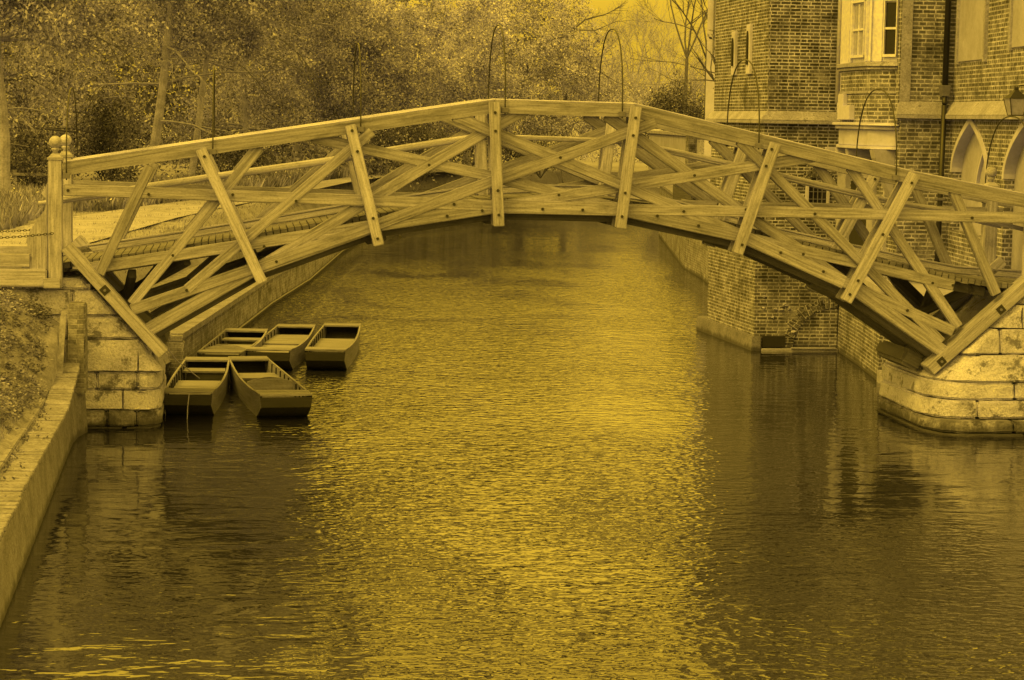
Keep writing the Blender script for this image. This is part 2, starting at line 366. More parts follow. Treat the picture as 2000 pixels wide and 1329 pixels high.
def leaves(centres, spread, n, size, flat=0.0):
    """n leaf quads scattered round the given clump centres (k,3); returns verts, faces"""
    k = len(centres); idx = rng.integers(0, k, n)
    P = centres[idx] + rng.normal(0, 1, (n, 3))*spread
    a = rng.normal(0, 1, (n, 3)); a /= np.linalg.norm(a, axis=1)[:, None]
    b = rng.normal(0, 1, (n, 3)); b -= (a*b).sum(1)[:, None]*a; b /= np.linalg.norm(b, axis=1)[:, None]
    if flat: a[:, 2] *= 1-flat; b[:, 2] *= 1-flat
    sz = (size*rng.uniform(.6, 1.3, n))[:, None]
    V = np.stack([P-a*sz*.5, P+b*sz*.28, P+a*sz*.5, P-b*sz*.28], 1).reshape(-1, 3)
    F = np.arange(n*4).reshape(-1, 4)
    return V, F

# ================================================================== SETTING
def xw_left(y):       # water line of the left bank
    K = [(-60, -6.55), (-13, -6.62), (-8.8, -6.68), (-1.2, -6.8), (6.4, -5.5), (15.7, -4.35), (20.7, -3.74), (28.6, -2.57), (41.5, -1.07), (51.6, 0.34), (62, 2.6), (72, 7.5), (76, 14)]
    for (a, b), (c, e) in zip(K, K[1:]):
        if y <= c: return b+(e-b)*(y-a)/(c-a)
    return K[-1][1]
# water
mb = MB(); mb.face([(-70, -90, 0), (90, -90, 0), (90, 140, 0), (-70, 140, 0)])
w = mb.build("river_water", M['water']); struct(w)
# left bank near the camera: slopes up from the low wall
def h_near(x, y):
    t = max(0.0, -7.08-x)
    if x > -7.08:
        k = max(0.0, min(1.0, (y+1.9)/1.3)); return .60+k*k*(3-2*k)*1.15
    z = .70+min(t*.62, 1.0)+max(0, min(t-1.6, 4))*.12
    k = max(0.0, min(1.0, (y+2.6+min(t, 1.5))/(2.0+min(t, 1.5)))); k = k*k*(3-2*k)
    z2 = 1.55+min(t*.55, .42)+max(0, t-1)*.03
    return min(2.25, z*(1-k)+max(z, z2)*k) + .035*math.sin(x*7.3+y*3.1)*math.sin(y*5.7-x*2.2)
def grid(xs, ys, zf, name, mat, par=None):
    V = [(x, y, zf(x, y)) for y in ys for x in xs]; nx = len(xs)
    F = [[j*nx+i, j*nx+i+1, (j+1)*nx+i+1, (j+1)*nx+i] for j in range(len(ys)-1) for i in range(nx-1)]
    o = raw(name, V, F, mat); o.data.polygons.foreach_set("use_smooth", [True]*len(F)); return o
xs = [-60, -40, -25, -18, -14]+list(np.linspace(-12, -7.085, 44))+[-7.06, -6.98]; ys = [-60, -50, -40, -32]+list(np.linspace(-28, -0.16, 110))
struct(grid(xs, ys, h_near, "near_bank", M['soil']))
# left bank beyond the bridge
V = []; F = []; ysf = list(np.linspace(2.0, 6.4, 9))+list(np.linspace(6.9, 30, 30))+list(np.linspace(31, 76, 40))
offs = [0, .15, .35, .6, 1.1, 1.7, 2.4, 4, 7, 12, 20, 40, 80]
def h_far(t, y):
    if y < 6.45: return .30+1.80*min(1, t/2.3)
    return 1.32+.78*min(1, t/.55)**.8 + (.03*math.sin(y*1.7+t*2) if t < 8 else 0)
for y in ysf:
    x0 = xw_left(y)-1.0+(.85 if y < 6.45 else 0)
    for t in offs: V.append((x0-t, y, h_far(t, y)))
nx = len(offs)
F = [[j*nx+i, (j+1)*nx+i, (j+1)*nx+i+1, j*nx+i+1] for j in range(len(ysf)-1) for i in range(nx-1)]
struct(raw("left_lawn", V, F, M['grass']))
# ground beyond the river bend and behind the right bank, out to the horizon
mb = MB()
mb.loft([(6, 74.2), (1500, 74.2), (1500, 1500), (-1500, 1500), (-1500, 76), (-20, 76)], -1, [(6, 75), (1500, 75), (1500, 1500), (-1500, 1500), (-1500, 76), (-20, 76)], 2.05)
struct(mb.build("far_bank", M['grass']))
mb = MB()
mb.loft([(9.15, 31.5), (12.6, 56), (20, 73), (900, 73), (900, 17.2), (7.0, 17.2)][::-1], -1, [(9.4, 31.5), (12.9, 56), (20, 73), (900, 73), (900, 17.2), (7.2, 17.2)][::-1], 2.02)
struct(mb.build("right_bank", M['grass']))
mb = MB(); mb.box(-1500, -59, -90, 300, -1, 2.0); mb.box(-60, -8.35, -.2, 2.05, 0, 2.06); mb.box(8.2, 900, -90, 17.1, -1, 1.69)
struct(mb.build("outer_ground", M['grass']))
# gravel path
def strip(name, A, B, z, mat):
    V = [(x, y, z) for x, y in A]+[(x, y, z) for x, y in B]; n = len(A)
    return raw(name, V, [[k, k+1, n+k+1, n+k] for k in range(n-1)], mat)
pa = [(-8.0, 2.3), (-7.75, 6.6), (-7.15, 11.0), (-6.65, 15.0), (-6.0, 20.0), (-4.9, 26.5), (-3.2, 34.5), (-.4, 50), (2.5, 62), (9.0, 77)]
pb = [(-9.9, 2.3), (-9.8, 6.6), (-9.6, 11.0), (-9.2, 15.0), (-8.4, 20), (-7.0, 26.5), (-4.9, 34.5), (-1.6, 50), (1.4, 63), (8.0, 79)]
struct(strip("gravel_path", pa, pb, 2.142, M['gravel']))

# near left wall: low wall with flat brick top and a raised kerb, square pier against the abutment
def zt(y): return .64+.36*max(0, min(1, (y+3.6)/2.7))**1.5
t = thing("low_river_wall", "low mossy wall with flat top running along the grassy bank at bottom left", "wall", (-6.9, -10, 0))
mb = MB()
for k in range(102):
    y0, y1 = -60+k*.584, -60+(k+1)*.584
    if y1 > -.4: y1 = -.35
    xa, xb = xw_left(y0), xw_left(y1)
    mb.loft([(xa, y0), (xb, y1), (-7.16, y1), (-7.16, y0)], -.6, [(xa-.10, y0), (xb-.09, y1), (-7.16, y1), (-7.16, y0)], [zt(y0), zt(y1), zt(y1), zt(y0)])
mb.build("wall_face", M['concrete'], t)
mb = MB(); y = -30.0
while y < -.9:
    x0, x1 = -7.10+random.uniform(-.008, .008), -6.775+random.uniform(-.007, .007)+.03*(1 if y < -10 else 0); j = random.uniform(-.008, .008)
    mb.loft([(x0, y), (x1, y), (x1, y+.108), (x0, y+.108)], [zt(y)+.002, zt(y)+.002, zt(y+.1)+.002, zt(y+.1)+.002], [(x0, y), (x1, y), (x1, y+.108), (x0, y+.108)], [zt(y)+.06+j, zt(y)+.055+j, zt(y+.1)+.055+j, zt(y+.1)+.06+j]); y += .118
mb.build("coping_bricks", M['coping'], t, bevel=.008)
mb = MB(); y = -30
while y < -2.2:
    mb.box(-7.22, -7.105, y, y+.9, .60, .12+zt(y)+random.uniform(-.008, .008)); y += .915
mb.build("kerb", M['coping'], t, bevel=.012)
mb = MB(); mb.loft([(-6.98, -.92), (-6.70, -.92), (-6.70, -.36), (-6.98, -.36)], .60, [(-6.96, -.86), (-6.71, -.86), (-6.71, -.36), (-6.96, -.36)], 1.88)
mb.build("end_pier", M['brick_q'], t, bevel=.02)

# far left quay wall beyond the bridge
t = thing("quay_wall", "long brick quay wall with stone coping curving away behind the moored punts", "wall", (-5.5, 6.5, 0))
Yq = [6.4, 8, 10, 12, 14, 15.7, 18, 20.7, 24, 28.6, 33, 37, 41.5, 46, 51.6, 57, 62, 67, 72]
mb = MB(); m2 = MB(); m3 = MB()
for a, b in zip(Yq, Yq[1:]):
    xa, xb = xw_left(a), xw_left(b)
    mb.loft([(xa, a), (xb, b), (xb-1.0, b), (xa-1.0, a)], -.6, [(xa-.05, a), (xb-.05, b), (xb-1.0, b), (xa-1.0, a)], .66)
    m2.loft([(xa+.0, a), (xb+.0, b), (xb-.62, b), (xa-.62, a)], .662, [(xa+.0, a), (xb+.0, b), (xb-.62, b), (xa-.62, a)], .76)
    m3.loft([(xa-.60, a), (xb-.60, b), (xb-1.03, b), (xa-1.03, a)], .762, [(xa-.72, a), (xb-.72, b), (xb-1.03, b), (xa-1.03, a)], 1.36)
mb.build("wall_face", M['brick_q'], t); m2.build("coping", M['coping'], t); m3.build("upper_ledge", M['concrete'], t)
mb = MB(); mb.box(-7.6, -5.47, 6.1, 6.398, -.6, .64); mb.box(-7.6, -5.50, 6.12, 6.39, .642, .74); mb.build("return_wall", M['brick_q'], t, bevel=.01)
mb = MB(); mb.tube([(xw_left(y)+.02, y, .10) for y in Yq[1:]], .02, 6); mb.build("mooring_rail", M['lead'], t)

# ================================================================== BRIDGE
W = 1.95
bridge = thing("timber_footbridge", "arched wooden footbridge of crossing straight timbers spanning the river", "bridge", (0, 1, 0))
def add(name, mb, mat, bevel=0.011, **k): return mb.build(name, mat, bridge, bevel, **k)
def dup(o, dy, dx=0, dz=0):
    c = o.copy(); COL.objects.link(c); c.parent = o.parent; c.location = Vector(o.location)+Vector((dx, dy, dz))
    for ch in o.children:
        c2 = ch.copy(); COL.objects.link(c2); c2.parent = c; c2.location = ch.location
    return c
TAN = {
 0: [(-7.065, 3.475), (-2.6, 3.375), (-0.76, 3.325), (1.10, 3.298), (4.0, 3.285), (7.691, 3.241)],
 -1: [(-6.72, 2.335), (-2.537, 3.018), (-0.75, 3.31), (1.3, 3.66), (4.08, 4.13)],
 -2: [(-6.10, 1.74), (-4.296, 2.375), (-2.54, 3.02), (-0.8, 3.70), (0.182, 4.055), (1.60, 4.60)],
 -3: [(-5.82, 1.49), (-4.296, 2.35), (-1.777, 3.91), (-0.859, 4.46), (-0.30, 4.77)],
 -4: [(-5.30, 2.04), (-2.62, 4.40)],
 -5: [(-6.10, 1.82), (-4.25, 4.13)],
 -6: [(-6.56, 2.26), (-5.83, 3.84)],
 1: [(-3.50, 4.29), (-0.847, 3.758), (1.117, 3.30), (2.955, 2.915), (6.30, 2.20)],
 2: [(-1.42, 4.64), (1.069, 3.679), (2.955, 2.93), (4.62, 2.21), (6.30, 1.50)],
 3: [(0.86, 4.69), (2.96, 3.291), (3.886, 2.71), (6.05, 1.25)],
 4: [(2.88, 4.35), (4.058, 3.266), (6.12, 1.33)],
 5: [(4.62, 3.98), (6.40, 1.56)],
 6: [(6.22, 3.64), (6.96, 2.07)]}
for k, pts in TAN.items():
    even = k % 2 == 0; s_ = (k > 0)-(k < 0)
    y0 = (-.098 if even else -.028)+.006*s_+.0012*k; y1 = y0+.115
    h = .165 if abs(k) < 4 else .15
    mb = MB(); mb.bar(pts, h, y0, y1); o = add("tangent_beam", mb, M['oak']); dup(o, W)
# arch chord beams at the bottom polygon, a little deeper than the raking timbers
CH = [(-5.90, 1.42), (-4.296, 2.36), (-2.53, 3.02), (-0.75, 3.315), (1.10, 3.295), (2.955, 2.92), (4.61, 2.21), (6.22, 1.14)]
for a, b in zip(CH, CH[1:]):
    mb = MB(); dv = Vector((b[0]-a[0], b[1]-a[1])).normalized()*.05
    mb.bar([(a[0]+dv.x, a[1]+dv.y), (b[0]-dv.x, b[1]-dv.y)], .195, -.094, .088); o = add("arch_chord", mb, M['oak']); dup(o, W)
# inner under-beams and cross beams
for yy in (.16, 1.55):
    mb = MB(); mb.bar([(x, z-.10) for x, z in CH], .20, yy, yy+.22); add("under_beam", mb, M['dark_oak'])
RAD = [((-5.107, 4.10), (-4.205, 2.165)), ((-2.945, 4.48), (-2.505, 2.73)), ((-0.838, 4.86), (-0.738, 3.03)),
       ((1.278, 4.83), (1.080, 3.02)), ((3.405, 4.32), (2.865, 2.66)), ((5.565, 3.90), (4.56, 1.955))]
for a, b in RAD:
    for y0, y1 in ((-.25, -.106), (.112, .20)):
        mb = MB(); mb.bar([a, b], .155, y0, y1); o = add("radial_post", mb, M['oak_pale']); dup(o, W if y0 < 0 else W-.02)
    dv = (Vector(a)-Vector(b)).normalized(); c = Vector(b)+dv*.22
    mb = MB(); mb.bar([(c.x, c.y), (b[0]+dv.x*.01, b[1]+dv.y*.01)], .11, -.10, .10); o = add("post_block", mb, M['oak']); dup(o, W)
    c = Vector(b)+dv*.13
    mb = MB(); mb.bar([(c.x-dv.y*.13-dv.x*.11, c.y+dv.x*.13-dv.y*.11), (c.x-dv.y*.13+dv.x*.11, c.y+dv.x*.13+dv.y*.11)], .02, .1, .2)
    mb = MB(); p = Vector(b)+dv*.12
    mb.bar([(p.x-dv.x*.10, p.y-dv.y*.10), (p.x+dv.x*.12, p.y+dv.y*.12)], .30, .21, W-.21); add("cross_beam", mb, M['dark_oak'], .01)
END = [((-7.03, 2.66), (-5.63, 1.10)), ((7.70, 2.48), (5.92, .905))]
for (a, b) in END:
    mb = MB(); mb.bar([a, b], .17, -.20, .19); o = add("end_strut", mb, M['oak_pale'], .012); dup(o, W)
    dv = (Vector(a)-Vector(b)).normalized()
    for q in (.17, .60):
        c = Vector(b)+dv*(q+.05) if q < .3 else Vector(b)+(Vector(a)-Vector(b))*q
        if a[0] < 0 and q < .3: continue
        mb = MB(); mb.bar([(c.x-dv.x*.06, c.y-dv.y*.06), (c.x+dv.x*.06, c.y+dv.y*.06)], .12, -.207, -.198); pl = add("bolt_plate", mb, M['iron'], 0)
        mb = MB(); mb.tube([(c.x, -.225, c.y), (c.x, -.205, c.y)], .022, 6); mb.build("bolt", M['lead'], pl)
    sx = 1 if a[0] > 0 else -1    # springer baulk under the chord foot
    mb = MB(); q = Vector(b)+dv*.30
    mb.bar([(b[0]-sx*.02+dv.x*.1, b[1]+dv.y*.1), (b[0]+dv.x*.75, b[1]+dv.y*.75)], .13, .205, W-.205); add("springer_beam", mb, M['dark_oak'], .01)
    mb = MB(); e = Vector((5.78*sx, 1.22 if sx < 0 else 1.0)); mb.bar([(e.x+sx*-.16, e.y+.10), (e.x+sx*.16, e.y-.06)], .26, .25, W-.25); add("springer_beam", mb, M['dark_oak'], .05)
# diagonal bracing in the shadow below the deck ends
for sx in (-1, 1):
    for (x0, z0, x1, z1) in ((6.7, 2.2, 5.9, 1.5), (6.1, 2.3, 6.3, 1.6)):
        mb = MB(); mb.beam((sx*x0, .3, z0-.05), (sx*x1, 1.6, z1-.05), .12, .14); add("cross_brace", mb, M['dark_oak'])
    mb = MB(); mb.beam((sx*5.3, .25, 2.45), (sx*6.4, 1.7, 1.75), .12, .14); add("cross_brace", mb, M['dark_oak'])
# handrails
HR = [[(-7.08, 3.77), (-0.80, 4.79)], [(-0.83, 4.785), (1.28, 4.762)], [(1.25, 4.765), (5.57, 3.82), (7.87, 3.41)]]
for pts in HR:
    mb = MB(); mb.bar(pts, .185, -.10, .105)
    o = add("handrail", mb, M['oak'], 0); dup(o, W)
    mb = MB(); mb.bar([(x, z+.107) for x, z in pts], .028, -.1035, .1085); o = add("handrail_highlight", mb, M['highlight'], .012); dup(o, W)  # thin pale strip paints a highlight along the rail's top edge
# round grab rails on the inside
GR = [(-7.45, 3.26), (-7.1, 3.30), (-6.56, 3.38), (-5.94, 3.50), (-5.03, 3.65), (-4.3, 3.765), (-3.17, 3.94), (-2.2, 4.12), (-1.45, 4.25), (-.95, 4.325), (-.6, 4.335), (1.05, 4.305), (1.35, 4.28), (1.87, 4.19), (2.75, 4.015), (3.64, 3.83), (5.05, 3.53), (5.6, 3.42), (6.2, 3.34), (6.7, 3.22), (7.6, 3.03)]
for yy, r_ in ((.27, .036), (W-.27, .036)):
    mb = MB(); mb.tube([(x, yy, z) for x, z in GR], r_, 10); add("grab_rail", mb, M['oak_pale'], 0, smooth=True)
# deck
DK = [(-7.6, 2.30), (-6.72, 2.42), (-6.29, 2.487), (-5.52, 2.61), (-4.64, 2.765), (-3.87, 2.90), (-3.0, 3.06), (-2.0, 3.22), (-1.0, 3.37), (0, 3.42), (.94, 3.415), (1.9, 3.30), (2.9, 3.05), (3.95, 2.79), (4.56, 2.665), (5.09, 2.555), (5.67, 2.445), (6.24, 2.325), (6.9, 2.21), (8.1, 2.14)]
def dz(x):
    for (a, b), (c, e) in zip(DK, DK[1:]):
        if x <= c: return b+(e-b)*(x-a)/(c-a)
    return DK[-1][1]
mb = MB(); x = -7.5
while x < 8.0:
    za, zb = dz(x), dz(x+.1); a = Vector((.1, zb-za)).normalized(); j = random.uniform(-.006, .006)
    mb.bar([(x, za+j), (x+a.x*.092, za+a.y*.092+j)], .085, .115+random.uniform(-.012, .012), W-.135); x += .105
add("deck", mb, M['deckwood'], 0)
for yy in (W-.20,):
    for dzv, hh in ((.10, .10), (.165, .035)):
        mb = MB(); mb.bar([(x, z+dzv) for x, z in DK], hh, yy-(.01 if hh < .05 else 0), yy+.055); add("kerb_board", mb, M['oak_pale'])
mb = MB(); mb.bar([(x, z-.13) for x, z in DK[1:-1]], .14, W-.40, W-.25); add("deck_bearer", mb, M['dark_oak'])
mb = MB(); mb.bar([(x, z-.13) for x, z in DK[1:-1]], .14, .30, .42); add("deck_bearer", mb, M['dark_oak'])
# newel posts with ball finials
def newel(x, y, zb, zt):
    mb = MB(); mb.box(x-.10, x+.10, y-.11, y+.11, zb, zt)
    o = add("newel_post", mb, M['oak_pale'], .012, vert=True)
    mb = MB(); mb.loft([(x-.112, y-.122), (x+.112, y-.122), (x+.112, y+.122), (x-.112, y+.122)], zt-.02, [(x-.112, y-.122), (x+.112, y-.122), (x+.112, y+.122), (x-.112, y+.122)], zt+.015)
    mb.loft([(x-.10, y-.11), (x+.10, y-.11), (x+.10, y+.11), (x-.10, y+.11)], zt+.016, [(x-.045, y-.045), (x+.045, y-.045), (x+.045, y+.045), (x-.045, y+.045)], zt+.075)
    mb.build("post_cap", M['oak_pale'], o, .004)
    pr = [(.045, .07), (.035, .10), (.062, .125), (.062, .14), (.045, .15)]+[(.092*math.sin(q), .235-.092*math.cos(q)) for q in [R(a) for a in range(30, 181, 12)]]
    pr[-1] = (.001, pr[-1][1]); mb = MB(); mb.lathe((x, y, zt), pr, 24); mb.build("finial", M['oak_pale'], o, 0, True)
    return o
for x, zb, zt in ((-7.185, 2.06, 3.925), (7.50, 1.95, 3.66)):
    for y in (0, W): newel(x, y, zb, zt)
# scrolled console boards behind the left newels
CON = [(-7.29, 3.60), (-7.33, 3.50), (-7.395, 3.42), (-7.35, 3.365), (-7.315, 3.33), (-7.32, 3.26), (-7.34, 3.18), (-7.44, 3.04), (-7.55, 2.87), (-7.60, 2.74), (-7.575, 2.63), (-7.52, 2.55), (-7.54, 2.44), (-7.66, 2.36), (-7.66, 2.30), (-7.29, 2.30)]
mb = MB(); mb.prism(CON, -.05, .05); o = add("console_board", mb, M['oak_pale'], .01, vert=True); dup(o, W)
# landing timbers on the left
mb = MB(); mb.bar([(-12, 2.44), (-7.54, 2.44)], .19, -.09, .09); o = add("landing_kerb", mb, M['oak_pale'], .015); dup(o, W)
mb = MB(); mb.bar([(-12, 2.20), (-7.30, 2.20)], .26, -.16, .06); add("landing_baulk", mb, M['oak_pale'], .02)
mb = MB(); mb.box(-7.345, -7.10, -.24, -.13, 2.06, 2.20); add("post_shoe", mb, M['oak'], .01)
mb = MB(); mb.box(-12, -7.52, .11, W-.11, 2.18, 2.30); add("landing_deck", mb, M['deckwood'], .01)
# bolts
B_ = [(-5.85, 3.43), (-4.64, 3.44), (-5.50, 2.545), (-4.18, 2.69), (-5.30, 2.04), (-3.72, 3.36), (-5.05, 3.99), (-2.92, 4.40), (-2.84, 4.10), (-2.60, 3.13), (-2.53, 2.83), (-2.19, 2.84+.01), (-1.777, 3.915), (-1.40, 3.345), (-1.50, 3.17), (-.98, 3.255), (-.83, 4.70), (-.82, 4.43), (-.77, 3.56), (-.75, 3.20), (-.08, 3.29), (.52, 3.285), (.17, 4.055), (.16, 3.50), (1.26, 4.66), (1.23, 4.40), (1.13, 3.55), (1.09, 3.20), (1.65, 3.21), (2.28, 3.07), (2.05, 3.28), (2.2, 3.82), (3.33, 4.23), (3.25, 3.98), (3.0, 3.32), (2.92, 2.80), (3.55, 2.68), (4.06, 3.27), (4.22, 2.40), (3.9, 2.66), (5.5, 3.76), (5.08, 2.98), (4.72, 2.28), (4.60, 2.07), (5.93, 2.24), (5.55, 1.82), (6.51, 3.24), (6.25, 2.21), (-7.0, 3.47), (-4.0, 2.47)]
for k, (x, z) in enumerate(B_):
    near_post = any(abs((Vector((x, z))-Vector(a)).cross((Vector(b)-Vector(a)).normalized())) < .07 for a, b in RAD)
    yb = -.25 if near_post else -.098
    mb = MB(); mb.tube([(x, yb-.018, z), (x, yb+.004, z)], .023, 6)
    o = add("bolt", mb, M['iron'], 0)
    if k % 2 == 0 and k < 46: dup(o, W)
# iron hoops across the walkway with their clamps
HP = [(-7.02, 3.80, 4.93), (-4.93, 4.18, 5.30), (-2.79, 4.54, 5.68), (-.67, 4.86, 6.0), (1.08, 4.83, 5.98), (3.16, 4.40, 5.56), (5.29, 3.95, 5.15), (7.45, 3.55, 4.77)]
for x, z0, z1 in HP:
    mb = MB(); pts = [(x, -.13, z0-.18), (x, -.135, z0)]; h = z1-z0
    for q in range(0, 25):
        a = math.pi*q/24; c = math.cos(a)
        pts.append((x, W/2-(W/2+.13)*math.copysign(abs(c)**.85, c), z0+.02+h*math.sin(a)**.9))
    pts += [(x, W+.135, z0), (x, W+.13, z0-.18)]
    mb.tube(pts, .011, 6); o = add("iron_hoop", mb, M['iron'], 0, smooth=True)
    mb = MB()
    for yy in (-.125, W+.125): mb.box(x-.05, x+.05, yy-.02, yy+.02, z0-.16, z0-.08)
    mb.build("clamp", M['lead'], o, .005)

# chains from the newels
def chain(x0, y0, z0, x1, z1, label):
    mb = MB(); n = 38
    for k in range(n):
        t0, t1 = k/n, (k+1.35)/n
        p = [Vector((x0+(x1-x0)*t, y0, z0+(z1-z0)*t-.05*math.sin(math.pi*t))) for t in (t0, t1)]
        dv = (p[1]-p[0]); c = (p[0]+p[1])/2; side = Vector((0, 1, 0)) if k % 2 else Vector((-dv.z, 0, dv.x)).normalized()
        pts = [c+dv*.5*math.cos(a)+side*.014*math.sin(a) for a in [2*math.pi*q/8 for q in range(9)]]
        mb.tube(pts, .005, 4, False)
    o = mb.build("barrier_chain", M['iron']); tag(o, label, "chain", "chains hung from the left gateposts")
chain(-7.20, -.145, 2.85, -8.9, 2.80, "iron chain hooked to the front left gatepost")
chain(-7.25, W-.02, 2.84, -8.9, 2.78, "iron chain seen behind the scrolled board, from the rear gatepost")

# ================================================================== ABUTMENTS
def course(mb, xe0, xe1, z0, z1, yf0, yf1, yb, xfar, sx, ch, splits):
    """stones of one course; xe = river-side x at bottom/top, xfar = bank-side x; sx=+1 right bank"""
    cuts = [None]+splits+[xfar]; g = .006
    for k in range(len(cuts)-1):
        a0, a1 = (xe0, xe1) if k == 0 else (cuts[k]+sx*g, cuts[k]+sx*g); b = cuts[k+1]-sx*g
        if k == 0:
            def fp(a, yf): return [(b, yf), (b, yb), (a+sx*.03, yb), (a, yb-.1)]+[(a+sx*ch*(1-math.cos(q)), yf+ch*1.5*(1-math.sin(q))) for q in [R(v_) for v_ in (0, 18, 36, 54, 72, 90)]]
            lo, hi = fp(a0, yf0), fp(a1, yf1)
        else: lo = [(a0, yf0), (b, yf0), (b, yb), (a0, yb)]; hi = [(a0, yf1), (b, yf1), (b, yb), (a0, yb)]
        if sx < 0: lo, hi = lo[::-1], hi[::-1]
        mb.loft(lo, z0+g, hi, z1-g)
t = thing("stone_abutment", "narrow stepped stone abutment carrying the bridge beside the punts", "abutment", (-6.3, 0, 0))
LC = [(-5.66, -5.66, -.7, .02, -.10, -.10, [-6.2]), (-5.67, -5.66, .02, .27, -.09, -.08, [-6.02, -6.45]), (-5.665, -5.67, .27, .56, -.07, -.06, [-5.84, -6.22]), (-5.67, -5.68, .56, .84, -.06, -.05, [-6.02, -6.60]),
      (-5.64, -5.93, .84, 1.30, -.09, .02, [-6.0, -7.2]), (-5.97, -6.26, 1.30, 1.64, -.01, .01, [-7.0]), (-6.28, -6.62, 1.64, 2.02, .0, .02, [-6.95]), (-6.66, -6.82, 2.02, 2.20, .01, .03, [-7.4])]
for i, (a, b, z0, z1, y0, y1, sp) in enumerate(LC):
    mb = MB(); course(mb, a, b, z0, z1, y0, y1, 2.15, -8.4, -1, .26 if i < 4 else .14, sp)
    mb.build("stone_course", M['stone_wet'] if i < 2 else M['stone'], t, .03, rough=.022)
mb = MB(); mb.box(-8.4, -5.80, .06, 2.0, -.7, 1.2); mb.box(-8.4, -6.7, .10, 2.0, 1.2, 2.1); mb.build("core", M['stone'], t)
t = thing("stone_abutment", "broad rounded stone abutment in the water below the right end of the bridge", "abutment", (6.6, 0, 0))
RC = [(5.74, 5.74, -.7, .03, -.95, -.95, [7.2, 8.6]), (5.78, 5.80, .03, .22, -.85, -.80, [7.05, 8.1]), (5.80, 5.84, .22, .50, -.62, -.60, [6.55, 7.35, 8.3]), (5.84, 5.86, .50, .77, -.55, -.50, [7.15, 8.05]),
      (5.88, 6.30, .77, 1.17, -.52, -.34, [7.45, 8.2]), (6.38, 6.79, 1.17, 1.56, -.30, -.22, [6.98, 7.9]), (6.83, 7.20, 1.56, 1.92, -.20, -.16, [7.34, 8.0]), (7.24, 7.50, 1.92, 2.20, -.15, -.13, [8.1])]
for i, (a, b, z0, z1, y0, y1, sp) in enumerate(RC):
    mb = MB(); course(mb, a, b, z0, z1, y0, y1, 2.2, 10.5, 1, .55 if i < 5 else .16, sp)
    mb.build("stone_course", M['stone_wet'] if i < 2 else M['stone'], t, .03, rough=.022)
mb = MB(); mb.box(6.1, 10.5, .1, 2.1, -.7, 1.2); mb.box(7.2, 10.5, .1, 2.1, 1.2, 2.05); mb.build("core", M['stone'], t)

# ================================================================== RIGHT BANK BUILDINGS
def lerp(a, b, t): return (a[0]+(b[0]-a[0])*t, a[1]+(b[1]-a[1])*t)
def wallseg(mb, a, b, z0, z1, th):        # wall from a to b, outer face on the right-hand side of a->b ... thickness th inward (left)
    dx, dy = b[0]-a[0], b[1]-a[1]; L_ = math.hypot(dx, dy); n = (-dy/L_*th, dx/L_*th)
    mb.loft([a, b, (b[0]+n[0], b[1]+n[1]), (a[0]+n[0], a[1]+n[1])], z0, [a, b, (b[0]+n[0], b[1]+n[1]), (a[0]+n[0], a[1]+n[1])], z1)
# --- tower
tw = thing("brick_tower", "square brick tower rising from the water with two slit windows in its river side", "tower", (6.8, 13.5, 0))
mb = MB(); mb.loft([(6.0, 11.42), (7.75, 11.42), (7.75, 16.5), (6.0, 16.5)], 1.90, [(6.03, 11.45), (7.75, 11.45), (7.75, 16.5), (6.03, 16.5)], 4.60)
mb.loft([(6.08, 11.5), (7.52, 11.5), (7.52, 16.6), (6.08, 16.6)], 4.80, [(6.02, 11.5), (7.52, 11.5), (7.52, 16.6), (6.02, 16.6)], 13.5)
mb.build("upper_wall", M['brick_t'], tw)
mb = MB(); mb.loft([(5.90, 11.27), (7.62, 11.27), (7.62, 15.6), (6.10, 15.6), (5.72, 15.0)], -.6, [(5.87, 11.30), (7.62, 11.30), (7.62, 15.9), (6.05, 15.9), (5.74, 15.2)], 1.88)
mb.build("base_wall", M['brick_w'], tw)
mb = MB(); mb.loft([(5.80, 11.16), (6.02, 11.16), (6.02, 11.25), (6.02, 15.9), (5.60, 15.7)], -.6, [(5.83, 11.19), (6.02, 11.19), (6.02, 11.25), (6.02, 15.9), (5.62, 15.7)], .30)
mb.build("plinth", M['concrete'], tw, .02)
mb = MB(); mb.loft([(5.91, 11.32), (7.56, 11.32), (7.56, 16.7), (5.91, 16.7)], 4.60, [(5.91, 11.32), (7.56, 11.32), (7.56, 16.7), (5.91, 16.7)], 4.67)
mb.loft([(5.91, 11.32), (7.56, 11.32), (7.56, 16.7), (5.91, 16.7)], 4.672, [(6.07, 11.48), (7.56, 11.48), (7.56, 16.7), (6.07, 16.7)], 4.86)
mb.build("string_course", M['ashlar'], tw, .012)
for y0, y1, z0, z1 in ((12.95, 13.30, 5.62, 6.66), (14.35, 14.70, 5.62, 6.56)):
    mb = MB(); mb.loft([(6.02, y0), (6.2, y0), (6.2, y1), (6.02, y1)], z0, [(6.01, y0), (6.2, y0), (6.2, y1), (6.01, y1)], z1); o = mb.build("slit_window", M['plaster'], tw, .01)
    ym = (y0+y1)/2; pts = [(-.06, z0+.2), (.06, z0+.2), (.06, z1-.28), (.03, z1-.18), (0, z1-.14), (-.03, z1-.18), (-.06, z1-.28)]
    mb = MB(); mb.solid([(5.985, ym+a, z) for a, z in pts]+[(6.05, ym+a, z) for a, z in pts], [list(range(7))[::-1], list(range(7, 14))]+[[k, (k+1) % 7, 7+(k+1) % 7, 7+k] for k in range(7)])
    mb.build("opening", M['dark'], o)
